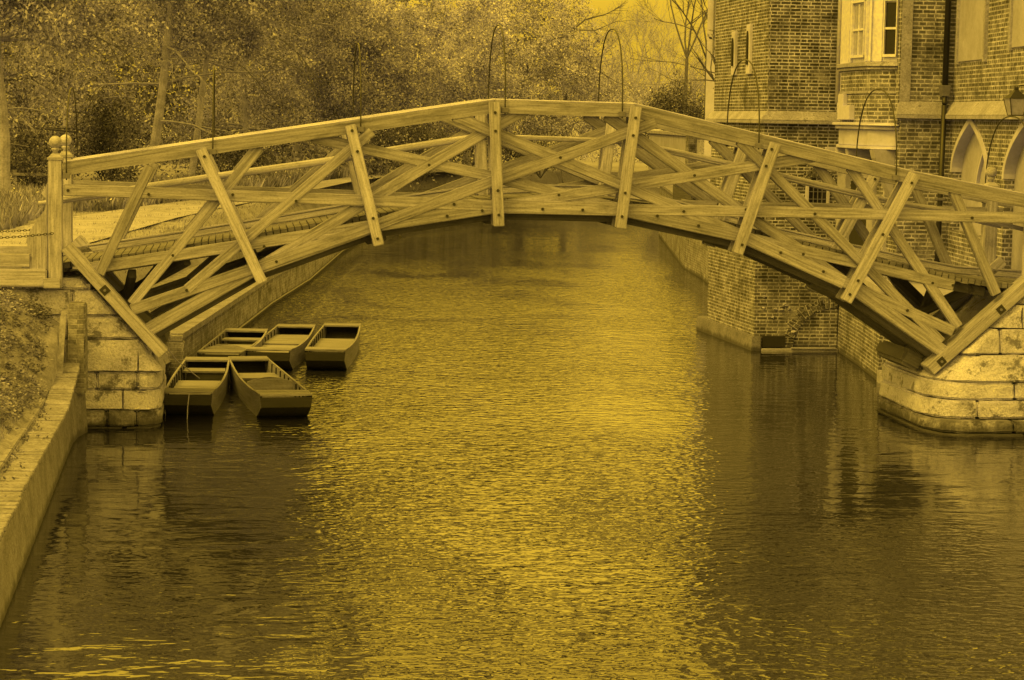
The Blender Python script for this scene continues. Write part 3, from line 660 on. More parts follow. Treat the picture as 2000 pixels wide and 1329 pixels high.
# small barred window in the tower front
mb = MB(); mb.box(6.90, 6.965, 11.375, 11.5, 2.94, 3.42); mb.box(7.335, 7.40, 11.375, 11.5, 2.94, 3.42); mb.box(6.90, 7.40, 11.37, 11.5, 2.88, 2.94)
o = mb.build("barred_window", M['plaster'], tw, .006)
mb = MB(); mb.box(6.967, 7.333, 11.405, 11.43, 2.945, 3.40); mb.build("pane", M['glass'], o)
mb = MB()
for x in (7.06, 7.15, 7.24): mb.box(x-.008, x+.008, 11.38, 11.395, 2.945, 3.40)
for z in (3.09, 3.24): mb.box(6.967, 7.333, 11.381, 11.394, z-.007, z+.007)
mb.build("bars", M['lead'], o)
mb = MB()
for k in range(11):
    a = R(160-14*k); c = Vector((7.15, 3.28)); p, q = c+Vector((math.cos(a), math.sin(a)))*.25, c+Vector((math.cos(a), math.sin(a)))*.44
    mb.bar([(p.x, p.y), (q.x, q.y)], .055, 11.395, 11.46)
mb.build("brick_arch", M['brick_t'], o)
# blocked arch and dark culvert mouth at the foot of the tower
ar = MB()
for k in range(15):
    a = R(175-6.2*k); c = Vector((7.55, .02)); p, q = c+Vector((math.cos(a), math.sin(a)))*.86, c+Vector((math.cos(a), math.sin(a)))*1.10
    q = q+Vector((random.uniform(-.05, .05), random.uniform(-.05, .05))); ar.bar([(p.x, p.y), (q.x, q.y)], random.uniform(.05, .08), 11.245+random.uniform(-.01, .01), 11.30)
o = ar.build("blocked_arch", M['brick_w'], tw, .006)
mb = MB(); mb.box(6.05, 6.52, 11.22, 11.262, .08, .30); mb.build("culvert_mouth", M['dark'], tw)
mb = MB(); mb.box(6.02, 7.6, 11.05, 11.26, -.5, .05); mb.box(6.6, 7.55, 11.0, 11.1, .052, .09); mb.build("foot_ledge", M['ashlar'], tw, .015)
for _ in range(9):
    x, z = random.uniform(6.05, 6.75), random.uniform(.3, 1.1); q = random.uniform(.025, .06)
    mb = MB(); mb.lathe((x, 11.268, z), [(q*.5, -q*.5), (q, 0), (q*.6, q*.5)], 6); mb.build("rubble_stone", M['stone'], tw, 0, False, .014)

# --- river wall right of the tower, with terrace
t = thing("river_wall", "brick river wall topped by a pale ledge between the tower and the right abutment", "wall", (7.2, 7, 0))
WL = [(7.60, 11.2), (7.30, 8.6), (6.93, 6.0), (7.05, 5.95), (7.12, 2.25)]
mb = MB()
for a, b in zip(WL, WL[1:]): mb.loft([a, (8.3, a[1]), (8.3, b[1]), b][::-1], -.6, [(a[0]+.03, a[1]), (8.3, a[1]), (8.3, b[1]), (b[0]+.03, b[1])][::-1], 1.60)
mb.build("wall_face", M['brick_w'], t)
mb = MB()
for a, b in zip(WL, WL[1:]): mb.loft([(a[0]-.0, a[1]), (8.3, a[1]), (8.3, b[1]), (b[0]-.0, b[1])][::-1], 1.602, [(a[0]-.0, a[1]), (8.3, a[1]), (8.3, b[1]), (b[0]-.0, b[1])][::-1], 1.70)
mb.build("terrace_ledge", M['plaster_dim'], t)
mb = MB(); mb.box(6.90, 7.04, 5.3, 5.96, -.5, .22); mb.box(6.93, 7.1, 3.5, 5.3, -.5, .1); mb.build("footing", M['ashlar'], t, .02)

# --- main brick range
rg = thing("brick_college_range", "long brick range with bay window and pointed arches at the right bridge end", "building", (9, 5, 1.7))
A0, A1 = (8.5, 7.2), (8.0, 1.8); A2 = lerp(A0, A1, 1.42)
FL, FR = (7.56, 7.2), (8.5, 7.2)                   # short front face of the projecting block
mb = MB()
mb.loft([FL, (8.62, 7.2), (8.62, 11.2), (7.56, 11.2)], 1.70, [FL, (8.62, 7.2), (8.62, 11.2), (7.56, 11.2)], 4.66)
mb.loft([(7.50, 7.2), (8.62, 7.2), (8.62, 11.2), (7.60, 11.2)], 4.66, [(7.50, 7.2), (8.62, 7.2), (8.62, 11.2), (7.60, 11.2)], 18.0)
mb.build("projecting_wall", M['brick_r'], rg)
# arch wall with real openings: strips between the openings
def AW(s): return lerp(A0, A1, s)                  # s=0 corner, 1 near bridge
Lw = math.dist(A0, A1)
nrm = Vector((-(A1[1]-A0[1]), A1[0]-A0[0])).normalized()*-1   # outward (towards river)
if nrm.x > 0: nrm = -nrm
def aw_box(mb, s0, s1, z0, z1, o0, o1):            # o = offset outwards from the wall plane
    p, q = AW(s0), AW(s1)
    P = [(p[0]+nrm.x*o0, p[1]+nrm.y*o0), (p[0]+nrm.x*o1, p[1]+nrm.y*o1), (q[0]+nrm.x*o1, q[1]+nrm.y*o1), (q[0]+nrm.x*o0, q[1]+nrm.y*o0)]
    mb.loft(P, z0, P, z1)
S = lambda y: (A0[1]-y)/(A0[1]-A1[1])
OP = [(S(6.83), S(4.25), 2.72, 4.70), (S(3.02), S(.55), 2.05, 4.68)]     # pointed openings
def arch_pts(s0, s1, z0, zt, n=9, grow=0.0):
    """closed outline of a pointed opening in (s,z)"""
    w_ = (s1-s0); zs = zt-min(.92, (zt-z0)*.6); pts = [(s0-grow/Lw, z0), (s1+grow/Lw, z0)]
    for k in range(n): t_ = k/(n-1); pts.append((s1+grow/Lw-(w_/2+grow/Lw)*t_**2.0, zs+(zt+grow-zs)*t_))
    for k in range(n-2, -1, -1): t_ = k/(n-1); pts.append((s0-grow/Lw+(w_/2+grow/Lw)*t_**2.0, zs+(zt+grow-zs)*t_))
    return pts
mb = MB(); sE = S(-.6)
aw_box(mb, 0, OP[0][0], 1.70, 4.80, -.6, 0); aw_box(mb, OP[0][1], OP[1][0], 1.70, 4.80, -.6, 0); aw_box(mb, OP[1][1], sE, 1.70, 4.80, -.6, 0)
aw_box(mb, OP[0][0], OP[0][1], 1.70, OP[0][2], -.6, 0); aw_box(mb, OP[1][0], OP[1][1], 1.70, OP[1][2], -.6, 0)
# spandrels: fill above each arch
for s0, s1, z0, zt in OP:
    pts = arch_pts(s0, s1, z0, zt)[2:]
    for a, b in zip(pts, pts[1:]):
        p, q = AW(a[0]), AW(b[0])
        if abs(a[0]-b[0]) < 1e-6: continue
        V = []
        for (c, z) in ((p, a[1]), (q, b[1])):
            for off in (0, -.35): V += [(c[0]+nrm.x*off, c[1]+nrm.y*off, z), (c[0]+nrm.x*off, c[1]+nrm.y*off, 4.80)]
        mb.solid(V, [[0, 1, 5, 4], [2, 6, 7, 3], [0, 4, 6, 2], [1, 3, 7, 5]])
aw_box(mb, 0, sE, 4.81, 18.0, -.6, -.03)
mb.build("arcade_wall", M['brick_r'], rg)
mb = MB()
aw_box(mb, -.002, sE, 4.745, 4.815, -.03, .16)
p0, p1 = AW(0), AW(sE)
def off(p, o): return (p[0]+nrm.x*o, p[1]+nrm.y*o)
mb.loft([off(p0, -.03), off(p0, .16), off(p1, .16), off(p1, -.03)], 4.817, [off(p0, -.03), off(p0, -.02), off(p1, -.02), off(p1, -.03)], [5.06, 5.06, 5.06, 5.06])
mb.loft([(7.44, 7.07), (8.42, 7.07), (8.42, 7.21), (7.44, 7.21)], 4.745, [(7.44, 7.07), (8.42, 7.07), (8.42, 7.21), (7.44, 7.21)], 4.815)
mb.loft([(7.44, 7.07), (8.42, 7.07), (8.42, 7.21), (7.44, 7.21)], 4.817, [(7.52, 7.19), (8.42, 7.19), (8.42, 7.21), (7.52, 7.21)], 5.06)
mb.build("string_course", M['ashlar'], rg, .01)
for i, (s0, s1, z0, zt) in enumerate(OP):
    P0 = arch_pts(s0, s1, z0, zt, 12, -.02); P1 = arch_pts(s0, s1, z0, zt, 12, .10)
    def W3(pt, o): a = AW(pt[0]); return (a[0]+nrm.x*o, a[1]+nrm.y*o, pt[1])
    mb = MB(); n = len(P0)
    for k in range(1, n):
        a, b = P0[k], P0[(k+1) % n]; c, e = P1[k], P1[(k+1) % n]
        if k == n-1: break
        mb.solid([W3(a, .035), W3(b, .035), W3(e, .035), W3(c, .035), W3(a, -.30), W3(b, -.30), W3(e, -.01), W3(c, -.01)], [[0, 1, 2, 3], [0, 4, 5, 1], [3, 2, 6, 7]])
    # left and right jamb
    o = mb.build("arched_surround", M['plaster'], rg)
    mb = MB(); mb.face([W3(p, -.16) for p in arch_pts(s0, s1, z0, zt, 12, .0)]); mb.build("infill_panel", M['plaster_dim'], o)
    if i == 0:
        mb = MB(); q0, q1 = arch_pts(s0+(s1-s0)*.50, s1-(s1-s0)*.06, z0, zt-.45, 12, -.05), arch_pts(s0+(s1-s0)*.50, s1-(s1-s0)*.06, z0, zt-.45, 12, 0)
        for k in range(1, len(q0)-1): mb.solid([W3(q0[k], -.10), W3(q0[k+1], -.10), W3(q1[k+1], -.10), W3(q1[k], -.10), W3(q0[k], -.16), W3(q0[k+1], -.16), W3(q1[k+1], -.16), W3(q1[k], -.16)], [[0, 1, 2, 3], [0, 4, 5, 1], [3, 2, 6, 7]])
        mb.build("tracery", M['plaster'], o)
# blank rendered panels upstairs
for ya, yb, zb in ((6.75, 4.8, 5.78), (2.95, .9, 5.92)):
    mb = MB(); aw_box(mb, S(ya), S(yb), zb, 8.2, -.05, .0); mb.build("blank_panel", M['plaster_dim'], rg, .01)
    for sa in (S(ya)-.02, S(yb)):
        mb = MB(); aw_box(mb, sa, sa+.02, zb-.04, 8.2, -.04, .035); mb.build("panel_jamb", M['ashlar'], rg)
# smooth pale quoin strip left of the projecting front, and the drainpipe in the corner
mb = MB(); mb.box(7.52, 7.72, 7.185, 7.199, 5.06, 12); mb.build("quoin_strip", M['ashlar'], rg)
dp = MB(); dp.tube([(8.36, 7.08, 12), (8.34, 7.08, 5.35)], .055, 10); dp.tube([(8.30, 6.95, 5.0), (8.28, 6.98, 1.75)], .05, 10); dp.tube([(8.34, 7.08, 5.2), (8.32, 7.02, 5.1), (8.30, 6.95, 5.02)], .045, 8)
o = dp.build("drainpipe", M['iron'], rg, 0, True)
mb = MB(); mb.loft([(8.27, 7.0), (8.41, 7.0), (8.41, 7.16), (8.27, 7.16)], 5.16, [(8.25, 6.98), (8.43, 6.98), (8.43, 7.18), (8.25, 7.18)], 5.36); mb.box(8.22, 8.36, 6.90, 7.04, 3.25, 3.30); mb.build("hopper_head", M['lead'], o, .008)
mb = MB(); mb.tube([(7.50, 11.36, 12), (7.49, 11.36, 5.05)], .05, 10); mb.build("drainpipe", M['paint'], rg, 0, True)
# bay window in the river side between tower and block
bw_ = thing  # (kept simple: the bay is a part of the range)
plan = [(7.60, 11.15), (7.36, 10.75), (7.12, 9.9), (7.06, 8.9), (7.10, 7.8), (7.50, 7.35)]
def bay_solid(mb, z0, z1, grow=0.0, grow2=None):
    g2 = grow if grow2 is None else grow2
    a = [(x-grow, y+(grow if k == 0 else (-grow if k == 5 else 0))) for k, (x, y) in enumerate(plan)]; b = [(x-g2, y) for x, y in plan]
    lo = a+[(8.2, 7.35), (8.2, 11.15)]; hi = b+[(8.2, 7.35), (8.2, 11.15)]
    mb.loft(lo, z0, hi, z1)
mb = MB(); bay_solid(mb, 9.0, 16); mb.build("brick_upper_bay", M['brick_r'], rg)
mb = MB(); bay_solid(mb, 5.78, 8.995); bay = mb.build("bay_window", M['paint'], rg, .01)
mb = MB(); bay_solid(mb, 5.70, 5.78, .07); bay_solid(mb, 5.64, 5.698, .03); mb.build("sill", M['ashlar'], bay, .008)
mb = MB(); bay_solid(mb, 4.66, 5.638, -.03); mb.build("brick_apron", M['brick_r'], rg)
mb = MB(); bay_solid(mb, 5.20, 5.25, 0); mb.build("apron_band", M['ashlar'], rg)
mb = MB(); bay_solid(mb, 4.60, 4.658, .12); bay_solid(mb, 4.53, 4.598, .06); bay_solid(mb, 4.22, 4.528, -.02); bay_solid(mb, 4.16, 4.218, .03); mb.build("cornice_band", M['plaster'], rg, .01)
def on_face(k, t0, t1, z0, z1, o0, o1, mb):
    a, b = plan[k], plan[k+1]; p, q = lerp(a, b, t0), lerp(a, b, t1); n = Vector((-(b[1]-a[1]), b[0]-a[0])).normalized()
    if n.x > 0: n = -n
    # faces of the bay look towards -x
    P = [(p[0]+n.x*o0, p[1]+n.y*o0), (p[0]+n.x*o1, p[1]+n.y*o1), (q[0]+n.x*o1, q[1]+n.y*o1), (q[0]+n.x*o0, q[1]+n.y*o0)]
    mb.loft(P, z0, P, z1)
for k, t0, t1, mat, vb in ((3, .14, .78, 'pane_pale', True), (4, .56, .97, 'glass', False)):
    for z0, z1 in ((5.92, 6.87), (6.95, 8.2)):
        mb = MB(); on_face(k, t0, t1, z0, z1, .004, .012, mb); pn = mb.build("sash", M[mat], bay)
        mb = MB(); on_face(k, t0-.04, t0, z0-.04, z1+.03, .005, .06, mb); on_face(k, t1, t1+.03, z0-.04, z1+.03, .005, .06, mb); on_face(k, t0-.04, t1+.03, z0-.05, z0, .005, .062, mb)
        if vb: on_face(k, (t0+t1)/2-.02, (t0+t1)/2+.02, z0, z1, .013, .04, mb)
        on_face(k, t0, t1, (z0+z1)/2-.02, (z0+z1)/2+.02, .013, .042, mb)
        mb.build("glazing_bars", M['paint'], pn)
for k, t0 in ((2, .9), (3, .86), (4, .42), (4, .02), (3, .02)):
    mb = MB(); on_face(k, t0, t0+.06, 5.79, 8.9, .003, .045, mb); mb.build("mullion", M['paint'], bay)
# corbels, curved bracket, posts under the bay
for y in (10.7, 9.95, 9.2):
    mb = MB(); pts = [(7.55, 3.55), (7.50, 3.65), (7.36, 3.78), (7.20, 3.92), (7.12, 4.04), (7.10, 4.155), (7.58, 4.155)][::-1]
    mb.prism(pts[::-1], y-.09, y+.09); mb.build("corbel", M['plaster'], rg, .01)
mb = MB(); mb.prism([(7.55, 3.2), (7.42, 3.45), (7.30, 3.75), (7.18, 4.0), (7.14, 4.155), (7.56, 4.155)], 7.45, 7.75); mb.build("curved_bracket", M['plaster_dim'], rg, .01)
mb = MB(); mb.loft([(7.44, 11.0), (7.62, 10.95), (7.62, 10.45), (7.46, 10.45)], 1.7, [(7.44, 11.0), (7.62, 10.95), (7.62, 10.45), (7.46, 10.45)], 3.78); mb.loft([(7.44, 11.0), (7.62, 10.95), (7.62, 10.45), (7.46, 10.45)], 3.78, [(7.54, 10.8), (7.62, 10.8), (7.62, 10.7), (7.54, 10.7)], 4.15); mb.build("pale_post", M['plaster_dim'], rg, .01)
mb = MB(); mb.box(7.49, 7.57, 8.6, 9.0, 1.7, 3.5); mb.box(7.49, 7.57, 7.85, 7.95, 1.7, 3.5); mb.build("door_jamb", M['plaster_dim'], rg, .006)
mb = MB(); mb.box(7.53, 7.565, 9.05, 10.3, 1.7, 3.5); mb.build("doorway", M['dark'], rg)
mb = MB(); mb.box(7.03, 7.16, 9.25, 9.65, 4.70, 5.20); mb.box(7.00, 7.16, 8.7, 9.3, 4.70, 4.98); mb.build("stone_patch", M['plaster'], rg, .01)

# lantern on a bracket
t = thing("wall_lantern", "dark iron lantern with tapering glass sides hanging off the brick wall at far right", "lantern", (7.72, 1.3, 4.8))
x, y = 7.63, 1.3
mb = MB(); mb.loft([(x-.16, y-.16), (x+.16, y-.16), (x+.16, y+.16), (x-.16, y+.16)], 5.07, [(x-.03, y-.03), (x+.03, y-.03), (x+.03, y+.03), (x-.03, y+.03)], 5.20); mb.box(x-.03, x+.03, y-.03, y+.03, 5.202, 5.25)
mb.build("lantern_frame", M['iron'], t)
mb = MB(); mb.tube([(x, y, 5.24), (x+.02, y, 5.27), (x+.22, y, 5.30), (x+.34, y, 5.30)], .012, 6); mb.build("bracket", M['iron'], t)
mb = MB(); mb.box(x-.10, x+.10, y-.10, y+.10, 4.80, 4.815); mb.build("base_plate", M['iron'], t)
for sx_, sy_ in ((-1, -1), (1, -1), (1, 1), (-1, 1)):
    mb = MB(); mb.tube([(x+sx_*.095, y+sy_*.095, 4.815), (x+sx_*.15, y+sy_*.15, 5.07)], .008, 5); mb.build("corner_bar", M['iron'], t)
mb = MB(); mb.loft([(x-.085, y-.085), (x+.085, y-.085), (x+.085, y+.085), (x-.085, y+.085)], 4.818, [(x-.14, y-.14), (x+.14, y-.14), (x+.14, y+.14), (x-.14, y+.14)], 5.066); mb.build("glass_sides", M['pane_pale'], t)

# far garden wall, opening and pale house beyond
t = thing("garden_wall", "old capped stone garden wall behind the right quay beyond the bridge", "wall", (11, 45, 2))
P = [(11.0, 26), (11.25, 36), (11.6, 46), (12.7, 60), (16, 76)]
mb = MB(); m2 = MB()
for a, b in zip(P, P[1:]): wallseg(mb, b, a, 1.9, 4.08, .3); wallseg(m2, (b[0]-.08, b[1]), (a[0]-.08, a[1]), 4.082, 4.20, .46)
mb.build("wall_face", M['plaster_dim'], t); m2.build("capping", M['ashlar'], t)
mb = MB(); mb.box(11.25, 11.6, 44.6, 45.1, 1.9, 4.3); mb.build("pillar", M['brick_q'], t, .01)
t = thing("boat_shed", "low shed with a dark open front at the foot of the garden wall", "shed", (10.2, 36, 2))
mb = MB(); mb.box(9.62, 11.1, 36.0, 39.0, 1.9, 3.0); mb.build("shed_wall", M['dark_oak'], t)
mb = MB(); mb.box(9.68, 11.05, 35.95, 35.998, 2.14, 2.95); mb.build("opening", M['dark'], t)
mb = MB(); mb.box(9.55, 11.15, 35.8, 39.1, 3.01, 3.08); mb.build("shed_roof", M['ashlar'], t)
t = thing("rendered_house", "pale rendered house wall seen in the gap beside the brick tower", "house", (9.5, 30, 2))
mb = MB(); mb.loft([(8.72, 30), (16, 30), (18, 38), (10.75, 38)], 1.9, [(8.72, 30), (16, 30), (18, 38), (10.75, 38)], 11.5); mb.build("house_wall", M['plaster'], t)
mb = MB(); mb.loft([(8.6, 29.8), (16.2, 29.8), (18.2, 38.2), (10.6, 38.2)], 11.5, [(11.5, 33), (14.0, 33), (14.5, 35), (12, 35)], 13.5); mb.build("roof", M['ashlar'], t)
mb = MB(); mb.tube([(8.9, 29.93, 11.4), (8.9, 29.93, 6.5)], .03, 6); mb.build("drainpipe", M['lead'], t)
t = thing("quay_wall", "brick quay wall with vertical stains along the right bank beyond the tower", "wall", (9, 30, 0))
mb = MB(); P = [(7.2, 17.0), (9.05, 31.4), (9.40, 35.8), (12.35, 55.5), (19.5, 73.2)]
for a, b in zip(P, P[1:]): wallseg(mb, b, a, -.6, 2.03, .45)
mb.build("wall_face", M['brick_q'], t)
m2 = MB()
for a, b in zip(P, P[1:]): wallseg(m2, (b[0]-.05, b[1]), (a[0]-.05, a[1]), 2.032, 2.13, .6)
m2.build("coping", M['coping'], t)

# ================================================================== PUNTS
def punt(near, far, wn, wf, label, thwarts, yawcurve=0.0, h=.33):
    a = Vector((*near, 0)); b = Vector((*far, 0)); ax = (b-a).normalized(); sd_ = Vector((ax.y, -ax.x, 0)); L_ = (b-a).length
    root = thing("punt", label, "punt", tuple(a), "flat wooden punts moored by the left quay")
    def P(t, s, z):
        wd = (wn*(1-t)+wf*t)/2*(1+.16*math.sin(math.pi*t))
        return a+ax*(t*L_)+sd_*(s*wd)+Vector((0, 0, z))
    n = 18; ts = [k/n for k in range(n+1)]
    def sheer(t): return h+.05*(2*t-1)**2
    def keel(t): return -.10+.30*max(0, (.16-t)/.16)**1.3+.28*max(0, (t-.86)/.14)**1.3
    for s in (-1, 1):
        mb = MB()
        for t0, t1 in zip(ts, ts[1:]):
            o0 = [P(t0, s, keel(t0)), P(t1, s, keel(t1)), P(t1, s*1.04, sheer(t1)), P(t0, s*1.04, sheer(t0))]
            i0 = [P(t0, s*.93, keel(t0)), P(t1, s*.93, keel(t1)), P(t1, s*.97, sheer(t1)), P(t0, s*.97, sheer(t0))]
            u = t0*L_; u2 = t1*L_
            mb.solid(o0+i0, [[0, 1, 2, 3], [7, 6, 5, 4], [3, 2, 6, 7]], [[(u, 0), (u2, 0), (u2, .4), (u, .4)]]*3)
        mb.build("hull_side", M['boatwood'] if s > 0 else M['boatwood'], root)
        mb = MB()
        for t0, t1 in zip(ts, ts[1:]):
            V = [P(t, s*q, sheer(t)+z) for t in (t0, t1) for q, z in ((.97, 0), (1.05, 0), (1.05, .018), (.97, .018))]
            mb.solid(V, [[0, 1, 5, 4], [1, 2, 6, 5], [2, 3, 7, 6], [3, 0, 4, 7]], [[(t0*L_, 0), (t0*L_, .05), (t1*L_, .05), (t1*L_, 0)]]*4)
        mb.build("gunwale", M['boatrim'], root)
    mb = MB()
    for t0, t1 in zip(ts, ts[1:]):
        mb.solid([P(t0, -1, keel(t0)), P(t0, 1, keel(t0)), P(t1, 1, keel(t1)), P(t1, -1, keel(t1)), P(t0, -.95, keel(t0)+.05), P(t0, .95, keel(t0)+.05), P(t1, .95, keel(t1)+.05), P(t1, -.95, keel(t1)+.05)], [[3, 2, 1, 0], [4, 5, 6, 7]],
                 [[(t0*L_, 0), (t0*L_, .7), (t1*L_, .7), (t1*L_, 0)]]*2)
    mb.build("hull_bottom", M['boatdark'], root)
    for t0, t1, nm in ((0.0, .13, "end_deck"), (.93, 1.0, "end_deck")):
        mb = MB(); z0, z1 = sheer(t0)+.024, sheer(t1)+.024
        nk = 5
        for q in range(nk):
            ta, tb = t0+(t1-t0)*q/nk, t0+(t1-t0)*(q+.93)/nk; o_ = random.random()*9; dz_ = random.uniform(-.003, .003); za, zb = z0+(z1-z0)*q/nk+dz_, z0+(z1-z0)*(q+.93)/nk+dz_
            V = [P(ta, -1.05, za), P(ta, 1.05, za), P(tb, 1.05, zb), P(tb, -1.05, zb), P(ta, -1.05, za-.03), P(ta, 1.05, za-.03), P(tb, 1.05, zb-.03), P(tb, -1.05, zb-.03)]
            mb.solid(V, [[0, 1, 2, 3], [7, 6, 5, 4], [0, 4, 5, 1], [2, 6, 7, 3]], [[(o_, 0), (o_+.75, 0), (o_+.75, .12), (o_, .12)]]*4)
        mb.build(nm, M['boatrim'], root)
        te = 0.0 if t0 == 0 else 1.0
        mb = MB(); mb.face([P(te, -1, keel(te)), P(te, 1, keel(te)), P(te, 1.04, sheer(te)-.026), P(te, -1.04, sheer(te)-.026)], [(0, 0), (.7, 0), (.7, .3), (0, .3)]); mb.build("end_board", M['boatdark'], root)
    for kind, t0 in thwarts:
        mb = MB()
        if kind == 'back':    # leaning back board
            V = [P(t0, -.90, keel(t0)+.08), P(t0, .90, keel(t0)+.08)]; top = [P(t0+.045, .9-1.8*q/8, sheer(t0)+.01+.08*math.sin(math.pi*q/8)) for q in range(9)]
            pts = V+top; mb.solid(pts+[p+ax*.03 for p in pts], [list(range(len(pts))), list(range(len(pts), 2*len(pts)))[::-1]]+[[k, len(pts)+k, len(pts)+(k+1) % len(pts), (k+1) % len(pts)] for k in range(len(pts))], None)
            mb.build("seat_back", M['boatwood'], root)
        else:
            z = sheer(t0)-kind[0]; dt = kind[1]
            nk = max(2, int(dt*L_/.16))
            for q in range(nk):
                ta, tb, o_ = t0+dt*q/nk, t0+dt*(q+.95)/nk, random.random()*9
                V = [P(ta, -.94, z), P(ta, .94, z), P(tb, .94, z), P(tb, -.94, z)]; V += [v-Vector((0, 0, .03)) for v in V]
                mb.solid(V, [[0, 1, 2, 3], [7, 6, 5, 4], [0, 4, 5, 1], [2, 6, 7, 3]], [[(o_, 0), (o_+.7, 0), (o_+.7, .15), (o_, .15)]]*4)
            mb.build("seat", M['boatwood'], root)
    for s in (-1, 1):
        for k in range(9):
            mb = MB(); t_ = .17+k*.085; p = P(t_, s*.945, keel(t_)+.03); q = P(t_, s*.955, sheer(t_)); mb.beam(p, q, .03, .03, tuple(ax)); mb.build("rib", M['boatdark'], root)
    return root
punt((-5.30, 1.02), (-5.06, 5.9), .70, .72, "nearest punt, tied square against the narrow stone abutment", [((.09, .10), .17), ((.14, .34), .31), ((.08, .10), .80)])
punt((-3.82, .78), (-4.38, 6.05), .76, .64, "front punt swung askew, with a rounded seat back and dark inside", [('back', .34), ((.20, .22), .40), ((.10, .14), .66)])
punt((-2.98, 7.22), (-2.42, 12.35), .70, .70, "outermost rear punt, lying nearest mid-stream", [((.08, .11), .22), ((.12, .34), .42)])
punt((-4.00, 7.2), (-3.36, 12.05), .76, .72, "rear punt with broad flat boards, between two others", [((.14, .38), .15), ((.09, .36), .54)])
punt((-4.88, 6.75), (-4.36, 11.1), .74, .78, "rear punt hard against the brick quay wall", [('back', .18), ((.10, .26), .42), ((.08, .10), .80)])
o = MB(); o.tube([(-5.72, 1.9, 1.1), (-5.5, 2.2, .75), (-5.15, 2.6, .42)], .010, 5); o = o.build("mooring_rope", M['rope']); tag(o, "thin rope from the left abutment down into the nearest punt", "rope")
o = MB(); o.tube([(-5.28, .99, .38), (-5.30, .96, .2), (-5.31, .96, -.04)], .007, 5); o = o.build("mooring_rope", M['rope']); tag(o, "short rope hanging over the end of the nearest punt", "rope")

# ================================================================== PLANTS
def limb(mb, p, dirv, length, r, depth, rnd, minr=.012, sub=4, spreadf=.6, droop=0.0, tips=None):
    pts = [p]; rs = [r]; dv = dirv.normalized(); n = 4
    for k in range(n):
        dv = (dv+Vector([rnd.uniform(-1, 1)*.16 for _ in range(3)])+Vector((0, 0, -droop*.1))).normalized(); pts.append(pts[-1]+dv*length/n); rs.append(max(minr*.5, r*(1-.45*(k+1)/n)))
    mb.tube(pts, rs, 6 if r > .06 else (4 if r > .025 else 3), False)
    if tips is not None and depth <= 1: tips.append(tuple(pts[-1])); tips.append(tuple(pts[2]))
    if depth <= 0: return
    for k in range(sub):
        q = rnd.uniform(.35, 1.0); j = min(n-1, int(q*n)); base = pts[j].lerp(pts[j+1], q*n-j if j < n else 1)
        side = Vector([rnd.uniform(-1, 1) for _ in range(3)]); nd = (dv*(1-spreadf)+side.normalized()*spreadf*1.2+Vector((0, 0, .15-droop*.3))).normalized()
        limb(mb, base, nd, length*rnd.uniform(.5, .75), rs[j]*.6, depth-1, rnd, minr, sub, spreadf, droop, tips)

def xat(u, y):     # x on the sight line through column u of a 2000-wide frame, only used to lay out the planting plan
    return CX+(y-CY)*math.tan(YAW+math.atan((u-1000)/4338.0))
GT = "leafy trees in the wood behind the left lawn"
TL = [ # u, y, height, crown radius, leaf material, n leaves, lean, label
 (-70, 36, 15, 3.8, 'leaf', 9000, 0, "leafy tree whose crown enters at the far left edge"),
 (8, 29, 12, 2.8, 'leaf', 9000, -.06, "tree with slim pale leaning trunk at the left edge"),
 (130, 50, 18, 4.2, 'leaf', 13000, .0, "leafy tree standing straight behind the left gateposts"),
 (285, 42, 16, 3.6, 'leaf', 12000, .14, "tree with pale trunk leaning right above the left handrail"),
 (362, 43, 15, 3.2, 'leaf', 11000, .16, "second pale leaning trunk, right of the stouter leaning one"),
 (470, 57, 14, 4.0, 'leaf', 13000, 0, "leafy tree just right of the second iron hoop"),
 (575, 62, 10.5, 3.8, 'leaf', 13000, 0, "leafy tree between the second and third iron hoops"),
 (690, 63, 9, 3.4, 'leaf_pale', 14000, 0, "pale leafy tree behind the third iron hoop"),
 (800, 66, 9, 3.4, 'leaf_pale', 14000, 0, "pale leafy tree midway between the third and fourth hoops"),
 (905, 68, 9.2, 3.2, 'leaf_pale', 14000, 0, "brightest leafy tree, left of the fourth iron hoop"),
 (1010, 74, 9.4, 3.0, 'leaf', 12000, 0, "leafy tree just right of the fourth iron hoop"),
 (1095, 84, 9.4, 2.6, 'leaf', 9000, 0, "thinner tree at the right end of the wood, spreading branches over the sky")]
